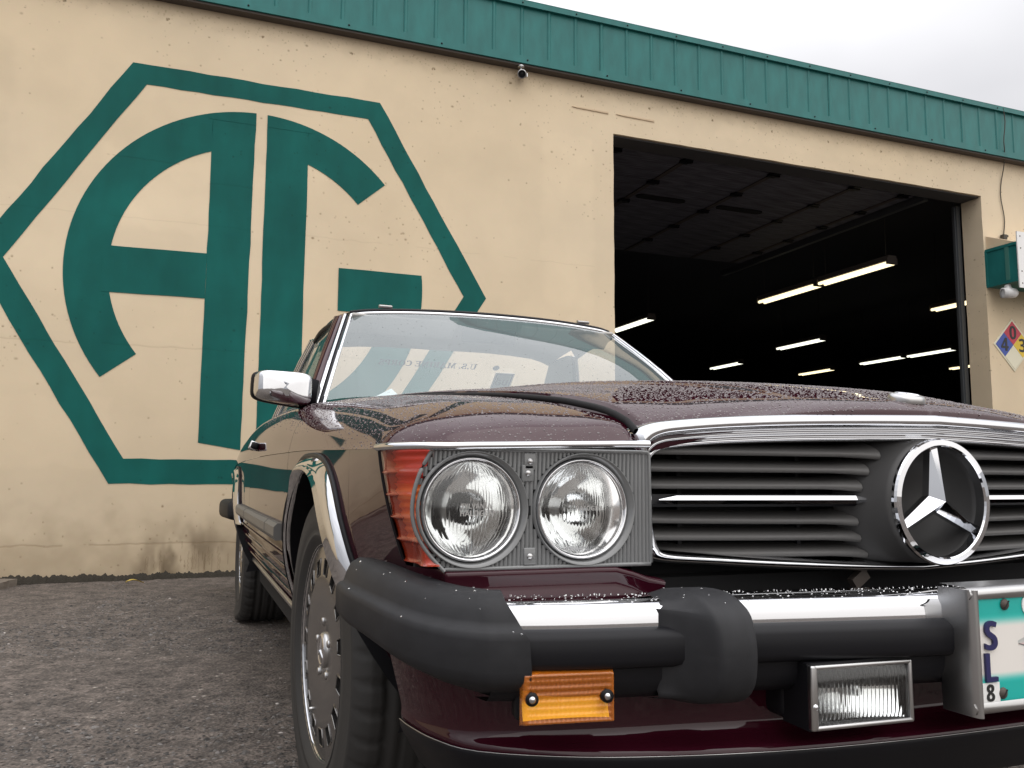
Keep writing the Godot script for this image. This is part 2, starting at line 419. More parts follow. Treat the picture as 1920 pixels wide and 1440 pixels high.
func building() -> void:
	var b := thing("concrete_building", "beige concrete garage with green hexagon emblem and open doorway", "building")
	# front wall with the doorway cut out
	var wl := rough_edge(PackedVector2Array([Vector2(2.182, -0.05), Vector2(2.182, 3.564), Vector2(6.405, 3.564), Vector2(6.405, -0.05)]), 0.0022, 0.11)
	while wl.size() > 0 and not wl[-1].is_equal_approx(Vector2(6.405, -0.05)): wl.remove_at(wl.size() - 1)
	var out := PackedVector2Array([Vector2(-14, -0.05)]); out.append_array(wl)
	out.append_array(PackedVector2Array([Vector2(22, -0.05), Vector2(22, 4.25), Vector2(-14, 4.25)]))
	nb()
	face_uv(out, ZW); face_uv(out, ZI)
	for i in out.size():
		var p := out[i]; var q := out[(i + 1) % out.size()]
		S.set_smooth_group(-1)
		for v in [[p, ZW], [q, ZW], [q, ZI], [p, ZW], [q, ZI], [p, ZI]]: S.set_uv(wall_uv(v[0] + Vector2(ZW - float(v[1]), (ZW - float(v[1])) * 0.3 if p.is_equal_approx(q) else 0.0))); S.add_vertex(V(v[0].x, v[0].y, v[1]))
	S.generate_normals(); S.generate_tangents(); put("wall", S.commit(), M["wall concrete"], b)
	nb(); box(V(4.2935, 3.556, -4.468), V(4.216, 0.010, 0.200)); done("lintel_plate", M["dark steel"], b)
	# painted emblem: hexagon and two letters inside one circle
	var em := Node3D.new(); em.name = "painted_emblem"; b.add_child(em)
	var ho := [Vector2(-1.528, 3.49), Vector2(0.188, 3.492), Vector2(1.057, 2.05), Vector2(0.19, 0.61), Vector2(-1.53, 0.61), Vector2(-2.402, 2.05)]
	var hi := [Vector2(-1.434, 3.347), Vector2(0.101, 3.350), Vector2(0.874, 2.05), Vector2(0.10, 0.774), Vector2(-1.45, 0.774), Vector2(-2.218, 2.05)]
	nb()
	for i in 6:
		var j := (i + 1) % 6
		var seg := PackedVector2Array(); var k := 14
		for t in k + 1: seg.append(ho[i].lerp(ho[j], float(t) / k) + (Vector2(rng.randf_range(-1, 1), rng.randf_range(-1, 1)) * 0.004 if t > 0 and t < k else Vector2.ZERO))
		for t in k + 1: seg.append(hi[j].lerp(hi[i], float(t) / k) + (Vector2(rng.randf_range(-1, 1), rng.randf_range(-1, 1)) * 0.004 if t > 0 and t < k else Vector2.ZERO))
		face_uv(seg, ZW + 0.003)
	S.generate_normals(); S.generate_tangents(); put("hexagon_outline", S.commit(), M["green wall paint"], em)
	var c := Vector2(-0.665, 2.05); var R := 1.21; var ri := 0.943
	# letter A: left half ring, crossbar and straight stem
	var A := PackedVector2Array()
	A.append_array(arc(c, R, 92.0, 218.0, 44))
	A.append_array(arc(c, ri, 218.0, 190.3, 12))                     # up to the crossbar's underside
	A.append(Vector2(-1.002, 1.880)); A.append(Vector2(-1.004, 0.888)); A.append(Vector2(-0.72, 0.842))
	nb()
	var s := rough_edge(A, 0.002, 0.12)
	# the hole above the crossbar is left out by building the letter as two outlines
	var top := PackedVector2Array(); top.append_array(arc(c, R, 92.0, 189.0, 36)); top.append(Vector2(-1.615, 1.878)); top.append(Vector2(-1.002, 1.880)); top.append(Vector2(-0.995, 2.198)); top.append(Vector2(-1.618, 2.192))
	top.append_array(arc(c, ri, 171.0, 110.6, 24)); top.append(Vector2(-0.995, 2.205)); top.append(Vector2(-1.0, 1.886))
	var stem := PackedVector2Array([Vector2(-0.995, 0.888), Vector2(-0.72, 0.842), Vector2(-0.704, 3.26), Vector2(-0.995, 3.215)])
	face_uv(rough_edge(stem, 0.003, 0.12), ZW + 0.003)
	var ringA := arc(c, R, 105.8, 218.0, 40); ringA.append_array(arc(c, ri, 218.0, 110.6, 40)); ringA.append(Vector2(-0.9955, 2.94))
	face_uv(ringA, ZW + 0.003)
	var cap := arc(c, R, 92.0, 107.5, 7); cap.append(Vector2(-1.02, 3.17)); cap.append(Vector2(-0.7045, 3.17))
	face_uv(cap, ZW + 0.0045)
	face_uv(rough_edge(PackedVector2Array([Vector2(-0.9955, 1.880), Vector2(-0.9955, 2.198), Vector2(-1.650, 2.1915), Vector2(-1.645, 1.8755)]), 0.002, 0.12), ZW + 0.0045)
	S.generate_normals(); S.generate_tangents(); put("letter_a", S.commit(), M["green wall paint"], em)
	# letter G: stem, right ring and the bar
	nb()
	face_uv(rough_edge(PackedVector2Array([Vector2(-0.622, 0.842), Vector2(-0.33, 0.888), Vector2(-0.332, 3.214), Vector2(-0.626, 3.258)]), 0.003, 0.12), ZW + 0.003)
	var rg := arc(c, R, 74.2, 41.5, 18); rg.append_array(arc(c, ri, 41.5, 69.3, 18)); rg.append(Vector2(-0.3315, 2.94)); face_uv(rg, ZW + 0.003)
	var cg := arc(c, R, 88.2, 72.5, 7); cg.append(Vector2(-0.305, 3.17)); cg.append(Vector2(-0.6255, 3.17)); face_uv(cg, ZW + 0.0045)
	var lg := arc(c, R, -74.0, -9.0, 24); lg.append_array(arc(c, ri, -11.0, -69.4, 24)); lg.append(Vector2(-0.3315, 1.10)); face_uv(lg, ZW + 0.003)
	var bar := arc(c, R, -9.0, 6.3, 8); bar.append(Vector2(-0.086, 2.183)); bar.append(Vector2(-0.085, 1.866)); face_uv(rough_edge(bar, 0.002, 0.2), ZW + 0.0045)
	S.generate_normals(); S.generate_tangents(); put("letter_g", S.commit(), M["green wall paint"], em)
	# fascia of ribbed metal panels
	var fa := Node3D.new(); fa.name = "metal_fascia"; b.add_child(fa)
	var zf := -4.262; var pw := 0.2395
	for i in range(-20, 60):
		var x := 1.297 + pw * i - 0.0
		var z := zf + rng.randf_range(-0.0015, 0.0015)
		var sec := [Vector2(0.0, 0), Vector2(0.009, 0.0085), Vector2(0.023, 0.0085), Vector2(0.034, 0), Vector2(pw - 0.0005, 0)]
		nb()
		for k in 4:
			var p: Vector2 = sec[k]; var q: Vector2 = sec[k + 1]
			quad(V(x + p.x, 3.995, z + p.y), V(x + p.x, 4.50, z + p.y), V(x + q.x, 4.50, z + q.y), V(x + q.x, 3.995, z + q.y), -1)
		done("panel", M["green metal"], fa)
	nb(); box(V(4, 4.015, zf - 0.006), V(36, 0.062, 0.040), Basis.IDENTITY); done("bottom_trim", M["green metal"], fa)
	nb(); box(V(4, 4.487, zf + 0.004), V(36, 0.045, 0.050)); box(V(4, 4.512, zf - 0.10), V(36, 0.005, 0.26)); done("cap_trim", M["green metal"], fa)
	nb()
	for i in range(-12, 30):
		lathe([[0.0, 0.006], [0.006, 0.005], [0.0075, 0.0]], V(1.30 + pw * i * 2 + 0.01, 4.488, zf + 0.0295), Basis.IDENTITY, 6)
		lathe([[0.0, 0.006], [0.0065, 0.005], [0.008, 0.0]], V(1.36 + pw * i * 3, 4.012, zf + 0.0143), Basis.IDENTITY, 6)
	done("screw", M["black trim"], fa)
	# soffit and roof slab
	nb(); box(V(4, 3.975, -4.302), V(36, 0.016, 0.078)); done("soffit", M["soffit board"], b)
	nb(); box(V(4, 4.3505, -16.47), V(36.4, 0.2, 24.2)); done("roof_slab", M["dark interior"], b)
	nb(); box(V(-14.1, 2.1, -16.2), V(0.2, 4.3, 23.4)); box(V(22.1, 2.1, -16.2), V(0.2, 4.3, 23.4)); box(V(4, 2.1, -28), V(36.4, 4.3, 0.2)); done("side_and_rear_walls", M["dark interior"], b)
	# shallow scars of old sign brackets over the door
	nb()
	for q in [[1.796, 2.133], [2.209, 2.577]]:
		poly(PackedVector2Array([Vector2(q[0], 3.737), Vector2(q[0] + 0.05, 3.731), Vector2(q[1], 3.728), Vector2(q[1], 3.742), Vector2(q[0] + 0.06, 3.741)]), ZW, ZW + 0.008)
	done("bracket_scar", M["plain concrete"], b)

func interior() -> void:
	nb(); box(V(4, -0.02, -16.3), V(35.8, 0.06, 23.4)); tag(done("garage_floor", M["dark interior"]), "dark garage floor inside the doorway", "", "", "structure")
	# overhead sectional door, rolled up flat under the roof
	var d := thing("overhead_door", "raised grey sectional garage door lying flat above the doorway", "garage door")
	var m := mk("door wood", lin(0.22, 0.215, 0.245), 0.7)
	var t := NoiseTexture2D.new(); t.width = 512; t.height = 512; t.seamless = true; t.noise = noise(70, 0.02, 4)
	var rp := Gradient.new(); rp.set_color(0, Color(0.45, 0.45, 0.48)); rp.set_color(1, Color(1, 1, 1)); t.color_ramp = rp
	m.albedo_texture = t; m.uv1_triplanar = true; m.uv1_world_triplanar = true; m.uv1_scale = Vector3(0.25, 1, 5)
	var z0 := -4.80
	for i in 5:
		var za := z0 - 0.61 * i
		nb(); box(V(4.15, 3.67, za - 0.303), V(3.70, 0.042, 0.600)); var pnl := done("door_section", m, d)
	nb()
	for x in [2.45, 3.2, 4.2, 5.2, 5.85]: box(V(x, 3.6435, -6.32), V(0.05, 0.008, 3.0))
	done("stile", M["soffit board"], d)
	for i in 5:
		for x in [2.45, 3.2, 4.2, 5.2, 5.85]:
			nb(); box(V(x, 3.634, z0 - 0.61 * i - 0.01), V(0.09, 0.010, 0.12)); box(V(x, 3.630, z0 - 0.61 * i - 0.01), V(0.13, 0.018, 0.03)); done("hinge", M["black trim"], d)
	for x in [3.55, 4.55]:
		nb()
		var o := PackedVector2Array(); o.append_array(arc(Vector2(x - 0.24, 0), 0.055, 90, 270, 8)); o.append_array(arc(Vector2(x + 0.24, 0), 0.055, -90, 90, 8))
		poly(o, 0, 0.012, func(a, b, c): return V(a, 3.648 - c, -5.85 - b)); done("window_slot", M["matt black"], d)
	nb(); box(V(2.20, 3.62, -6.5), V(0.06, 0.08, 3.6)); box(V(6.05, 3.62, -6.5), V(0.06, 0.08, 3.6)); done("horizontal_track", M["steel track"], d)
	nb(); box(V(6.385, 1.78, -4.635), V(0.05, 3.5, 0.06)); box(V(6.352, 1.78, -4.632), V(0.012, 3.5, 0.022)); done("vertical_track", M["steel track"], d)
	nb(); box(V(2.20, 1.78, -4.64), V(0.05, 3.5, 0.06)); done("vertical_track", M["steel track"], d)
	# strip lights hung in rows under the roof
	var L := [[6.33, -7.842, -6.64, 0, "warm strip light in the doorway, farther of the large pair"], [6.32, -6.63, -5.43, 0, "warm strip light nearest the doorway, upper of the large pair"],
		[5.54, -10.72, -9.43, 1, "cool strip light just above the car's right windscreen corner"], [9.30, -11.21, -9.95, 1, "short white strip light midway in the doorway, alone"],
		[9.82, -14.15, -13.03, 1, "small white strip light low above the bonnet"], [12.25, -12.22, -11.03, 1, "strip light left of the low right hand pair"],
		[12.30, -11.01, -9.88, 1, "strip light right of the low right hand pair"], [8.95, -7.33, -6.1, 0, "warm strip light cut off by the door's right jamb"],
		[14.6, -12.06, -10.9, 0, "lowest warm strip light beside the right door track"], [12.32, -14.23, -13.1, 0, "tiny warm strip light half hidden by the bonnet"]]
	for q in L:
		var f := thing("strip_light", q[4], "strip light", "fluorescent strip lights hanging in the garage")
		var zc := (float(q[1]) + float(q[2])) / 2; var ln := float(q[2]) - float(q[1]) - 0.03
		f.position = V(q[0], 3.12, zc)
		nb(); box(V(0, 0.055, 0), V(0.12, 0.06, ln)); box(V(0, 0.02, ln / 2 - 0.012), V(0.15, 0.07, 0.02)); box(V(0, 0.02, -ln / 2 + 0.012), V(0.15, 0.07, 0.02)); done("housing", M["soffit board"], f)
		for sx in [-0.045, 0.045]:
			nb(); tube(PackedVector3Array([V(sx, 0, -ln / 2 + 0.025), V(sx, 0, ln / 2 - 0.025)]), 0.019, 10); done("light_tube", M["lit tube" if q[3] == 0 else "lit tube cool"], f)
		for sz in [-0.42, 0.42]:
			nb(); tube(PackedVector3Array([V(0, 0.08, sz * ln), V(0, 1.13, sz * ln)]), 0.004, 5); done("hanger", M["cable"], f)
		var al := AreaLight3D.new(); al.name = "tube_glow"; al.area_size = Vector2(0.1, ln); al.light_color = Color(1.0, 0.94, 0.8); al.light_energy = 0.16; al.shadow_enabled = true
		al.area_range = 25.0
		al.rotation = Vector3(-PI / 2, 0, 0); al.position = V(0, -0.03, 0); f.add_child(al)

func fixtures_outside() -> void:
	# security camera under the soffit
	var c := thing("security_camera", "small grey bullet camera hanging under the green fascia", "security camera")
	c.position = V(1.312, 3.967, -4.275)
	nb(); lathe([[0.0, 0.0], [0.028, 0.0], [0.03, -0.012], [0.0, -0.014]], V(0, 0, 0), Basis(V(1, 0, 0), V(0, 0, -1), V(0, 1, 0)), 14); tube(PackedVector3Array([V(0, -0.01, 0), V(0, -0.045, 0.005)]), 0.008, 8); done("bracket", M["satin metal"], c)
	var bb := Basis(V(1, 0, 0), PI * 0.13) * Basis(V(0, 1, 0), -0.30)
	nb(); lathe([[0.0, -0.06], [0.034, -0.058], [0.036, 0.05], [0.031, 0.052], [0.029, 0.040]], V(0, -0.080, 0.02), bb, 18, -1); done("housing", M["satin metal"], c)
	nb(); lathe([[0.029, 0.040], [0.014, 0.036], [0.010, 0.046], [0.0, 0.049]], V(0, -0.080, 0.02), bb, 18); done("lens", M["black trim"], c)
	nb(); box(V(0.038, -0.088, 0.03), V(0.008, 0.03, 0.03)); done("side_clip", M["satin metal"], c)
	# sign cabinet at the right
	var b := thing("sign_cabinet", "green sheet metal sign cabinet with white face board beside the doorway", "sign")
	nb(); box(V(7.12, 2.80, -4.167), V(1.40, 0.388, 0.336)); done("cabinet", M["green metal"], b)
	nb(); box(V(6.417, 2.982, -4.167), V(0.012, 0.03, 0.342)); box(V(6.417, 2.618, -4.167), V(0.012, 0.03, 0.342)); box(V(6.4155, 2.80, -4.333), V(0.012, 0.36, 0.02)); done("edge_trim", M["green metal"], b)
	var pb := mk("faded green", lin(0.06, 0.19, 0.16), 0.5)
	nb(); box(V(6.4165, 2.80, -4.10), V(0.008, 0.332, 0.04)); done("faded_strip", pb, b)
	nb(); box(V(7.115, 2.815, -3.985), V(1.40, 0.56, 0.012)); done("face_board", M["white"], b)
	for y in [3.05, 2.93, 2.70, 2.58]:
		nb(); lathe([[0.0, 0.004], [0.006, 0.003], [0.008, 0.0]], V(6.455, y, -3.979), Basis.IDENTITY, 8); done("screw", M["rusty metal"], b)
	nb(); quad(V(6.44, 3.14, ZW + 0.004), V(7.9, 3.14, ZW + 0.004), V(7.9, 3.0, -4.02), V(6.50, 3.0, -4.02)); quad(V(6.44, 3.14, ZW + 0.002), V(6.50, 3.0, -4.02), V(6.50, 2.995, -4.02), V(6.44, 3.0, ZW + 0.002)); done("flashing", M["plain concrete"], b)
	var pp := thing("pipe_elbow", "white plastic pipe elbow under the green sign cabinet", "pipe")
	pp.position = V(6.42, 2.530, -4.12)
	nb(); var pa := PackedVector3Array()
	for i in 9: pa.append(V(0.05 * sin(i * PI / 16) * 0 + 0.0, -0.06 * sin(i * PI / 16) + 0.02, 0.08 - 0.08 * cos(i * PI / 16) - 0.02))
	lathe([[0.040, -0.07], [0.052, -0.07], [0.052, 0.03], [0.045, 0.055], [0.028, 0.072], [0.0, 0.078]], V(0.03, -0.02, 0), Basis(V(0, 0, 1), V(0, 1, 0), V(-1, 0, 0)) * Basis(V(0, 1, 0), 2.75), 20)
	done("elbow", M["white"], pp)
	nb(); lathe([[0.0, -0.06], [0.041, -0.062]], V(0.03, -0.02, 0), Basis(V(0, 0, 1), V(0, 1, 0), V(-1, 0, 0)) * Basis(V(0, 1, 0), 2.75), 20); tube(PackedVector3Array([V(0.03, 0.0, 0), V(0.03, 0.06, -0.02)]), 0.03, 12); done("socket", M["white"], pp)
	# hazard diamond
	var n := thing("hazard_diamond_sign", "diamond hazard sign in red, blue, yellow and white with numbers", "sign")
	n.position = V(6.732, 2.038, ZW + 0.004); n.rotation.z = PI / 4
	nb(); box(V(0, 0, 0), V(0.386, 0.386, 0.006), Basis.IDENTITY, 0.002); done("plate", M["sign cream"], n)
	var q := 0.172
	for k in [["sign red", 1, 1, "0"], ["sign blue", -1, 1, "4"], ["sign yellow", 1, -1, "3"], ["sign cream", -1, -1, ""]]:
		nb(); box(V(k[1] * q / 2 * 1.02, k[2] * q / 2 * 1.02, 0.004), V(q, q, 0.003)); done("colour_field", M[k[0]], n)
		if k[3] != "":
			text(k[3], 0.135, 0.003, M["black ink"], n, "number", Transform3D(Basis(V(0, 0, 1), -PI / 4), V(k[1] * q / 2 * 1.02, k[2] * q / 2 * 1.02, 0.0065)), "Droid Sans", true)
	# cable hanging from the roof edge
	nb(); var pts := PackedVector3Array()
	for i in 20:
		var y := 4.50 - i * 0.0735
		var z := -4.235 if y > 3.99 else ZW + 0.012 + 0.06 * maxf(0, (y - 3.8) / 0.2)
		pts.append(V(6.66 + 0.018 * sin(i * 0.9) + (0.03 if i > 6 else 0.0), y - 0.0, z))
	pts.append(V(6.67, 3.15, ZW + 0.02))
	tube(pts, 0.005, 6); box(V(6.66, 3.15, ZW + 0.03), V(0.05, 0.05, 0.04)); box(V(6.69, 3.165, ZW + 0.03), V(0.05, 0.02, 0.02))
	tag(done("hanging_cable", M["cable"]), "thin dark cable hanging from the fascia down to the sign cabinet", "cable")

# ------------------------------------------------------------------ the parked roadster: x across (its right side is -x), z towards its nose, front axle at z = 0
func tab(t: Array, z: float) -> float:      # table of [z, value], falling z
	if z >= t[0][0]: return t[0][1]
	for i in t.size() - 1:
		if z >= t[i + 1][0]:
			var p0: float = t[maxi(i - 1, 0)][1]; var p3: float = t[mini(i + 2, t.size() - 1)][1]
			var k: float = (z - float(t[i][0])) / (float(t[i + 1][0]) - float(t[i][0]))
			var h0: float = float(t[i + 1][0]) - float(t[i][0])
			var m1: float = (float(t[i + 1][1]) - float(t[maxi(i - 1, 0)][1])) / (float(t[i + 1][0]) - float(t[maxi(i - 1, 0)][0])) * h0
			var m2: float = (float(t[mini(i + 2, t.size() - 1)][1]) - float(t[i][1])) / (float(t[mini(i + 2, t.size() - 1)][0]) - float(t[i][0])) * h0
			var a: float = t[i][1]; var b: float = t[i + 1][1]
			return (2 * k * k * k - 3 * k * k + 1) * a + (k * k * k - 2 * k * k + k) * m1 + (-2 * k * k * k + 3 * k * k) * b + (k * k * k - k * k) * m2
	return t[-1][1]
const TW := [[0.75, 0.812], [0.67, 0.828], [0.5, 0.829], [0.3, 0.830], [0.0, 0.832], [-0.4, 0.835], [-1.2, 0.840], [-2.4, 0.836], [-3.0, 0.820], [-3.3, 0.802], [-3.5, 0.76]]
const TC := [[0.75, 0.698], [0.67, 0.699], [0.3, 0.708], [0.0, 0.716], [-0.4, 0.722], [-1.3, 0.728], [-2.5, 0.722], [-3.4, 0.70]]
const TSY := [[0.745, 0.712], [0.727, 0.733], [0.669, 0.758], [0.583, 0.777], [0.519, 0.788], [0.332, 0.811], [0.094, 0.832], [-0.116, 0.847], [-0.4, 0.862], [-0.85, 0.882], [-1.5, 0.878], [-2.4, 0.872], [-3.0, 0.85], [-3.5, 0.79]]
const TSX := [[0.745, 0.482], [0.727, 0.482], [0.669, 0.489], [0.583, 0.499], [0.519, 0.508], [0.332, 0.531], [0.094, 0.560], [-0.116, 0.584], [-0.4, 0.618], [-0.85, 0.680], [-1.5, 0.735], [-2.0, 0.72], [-2.5, 0.66], [-3.5, 0.62]]
const TDO := [[0.0, 0.003], [-0.06, -0.001], [-0.12, -0.005], [-0.2, -0.003], [-0.28, 0.010], [-0.34, 0.028], [-0.40, 0.052], [-0.46, 0.09]]
func side(y: float, z: float) -> Vector3:
	var d := tab(TC, z) - y
	var x := tab(TW, z) - tab(TDO, -d) - smoothstep(0.22, 0.66, z) * tuck(y)
	return V(-x, y, z)
func tuck(y: float) -> float:
	var d := maxf(0.699 - y, 0.0); return 0.12 * d + 0.9 * d * d
func arch_y(z: float, a: float, h: float, e: float) -> float:
	return 0.30 + h * pow(maxf(0.0, 1.0 - pow(minf(absf(z) / a, 1.0), e)), 1.0 / e)
func arch_pts(zc: float, a: float, h: float, e: float, ylow: float, n := 36) -> Array:   # [y, z] from front foot over the top to the rear foot
	var o := [[ylow, zc + a]]
	for i in n + 1:
		var t := PI * i / n
		var z := a * signf(cos(t)) * pow(absf(cos(t)), 0.75)
		o.append([arch_y(z, a, h, e), zc + z])
	o.append([ylow, zc - a])
	return o
func plan(th: float) -> Vector2: return Vector2(-0.765 - 0.069 * sin(th), 0.665 + 0.092 * cos(th))
func plan_z(x: float) -> float:
	if x > -0.765: return lerpf(0.757, 0.766, clampf((x + 0.765) / 0.30, 0, 1))
	return 0.665 + 0.092 * sqrt(maxf(0, 1.0 - pow((-x - 0.765) / 0.069, 2)))
func lamp_z(x: float) -> float: return plan_z(x) if x > -0.765 else 0.757 - (-x - 0.765) * 0.22
func sig_x(y: float) -> float:      # inner edge of the side signal
	var q := (y - 0.622) / 0.075; return -0.808 + (0.024 if q > 0 else 0.040) * q * q
func hood_y(f: float, x: float, z: float) -> float:
	var dz := 0.048 * pow(f, 1.6) * smoothstep(-0.2, 0.7, z)
	var yc := tab([[0.79, 0.766], [0.775, 0.776], [0.75, 0.786], [0.70, 0.797], [0.6, 0.815], [0.4, 0.843], [0.2, 0.864], [0.0, 0.881], [-0.3, 0.90], [-0.6, 0.914], [-0.85, 0.92]], z + dz)
	var y := lerpf(tab(TSY, z), yc, 1.0 - pow(f, 2.5))
	var xr := 0.19 + 0.1 * (0.7 - z)
	y += 0.0075 * smoothstep(xr + 0.03, xr - 0.008, x) * smoothstep(0.73, 0.52, z)
	return y
func zb(x: float) -> float: return tab([[0.0, 0.957], [-0.155, 0.942], [-0.29, 0.920], [-0.41, 0.898], [-0.53, 0.880], [-0.627, 0.864], [-0.712, 0.843], [-0.78, 0.818]], -absf(x))

var drops := []      # transforms of the rain drops
func wet(o: MeshInstance3D, per_m2: float, r0: float, r1: float, up := 0.3, zmin := -1.3) -> void:
	var a: Array = o.mesh.surface_get_arrays(0); var v: PackedVector3Array = a[Mesh.ARRAY_VERTEX]
	var ix: PackedInt32Array = a[Mesh.ARRAY_INDEX] if a[Mesh.ARRAY_INDEX] != null else PackedInt32Array(range(v.size()))
	for i in range(0, ix.size(), 3):
		var p := v[ix[i]]; var q := v[ix[i + 1]]; var r := v[ix[i + 2]]
		var n := (r - p).cross(q - p); var ar := n.length() / 2.0
		if ar < 1e-9: continue
		n = n.normalized()
		if n.y < 0: n = -n
		if n.y < up or (p.z < zmin): continue
		var want := ar * per_m2 * smoothstep(up, up + 0.35, n.y); var k := int(want) + (1 if rng.randf() < want - int(want) else 0)
		for j in k:
			var s := sqrt(rng.randf()); var t := rng.randf()
			var c := p * (1 - s) + q * (s * (1 - t)) + r * (s * t)
			var rad := lerpf(r0, r1, pow(rng.randf(), 2.2))
			var u := n.cross(V(0.3, 0.2, 1)).normalized()
			drops.append(Transform3D(Basis(u * rad * rng.randf_range(0.8, 1.25), n * rad * rng.randf_range(0.4, 0.62), n.cross(u) * rad * rng.randf_range(0.8, 1.25)), c))
func drop_mesh() -> ArrayMesh:
	nb(); var rows := []
	for i in 4:
		var r := PackedVector3Array(); var e := PI / 2 * i / 3.0
		for j in 8: r.append(V(cos(TAU * j / 8) * cos(e), sin(e), sin(TAU * j / 8) * cos(e)))
		rows.append(r)
	grid(rows, 0, true, true); S.generate_normals(); return S.commit()
func flush_drops(called: String, mat: Material, c: Node) -> void:
	var mm := MultiMesh.new(); mm.transform_format = MultiMesh.TRANSFORM_3D; mm.mesh = drop_mesh(); mm.instance_count = drops.size()
	for i in drops.size(): mm.set_instance_transform(i, drops[i])
	var o := MultiMeshInstance3D.new(); o.multimesh = mm; o.material_override = mat; o.name = called; c.add_child(o, true); o.set_meta("kind", "stuff")
	drops = []
func group(called: String, c: Node) -> Node3D:
	var o := Node3D.new(); o.name = called; c.add_child(o, true)
	if String(o.name) != called: o.name = sibling(c, called, o)
	return o

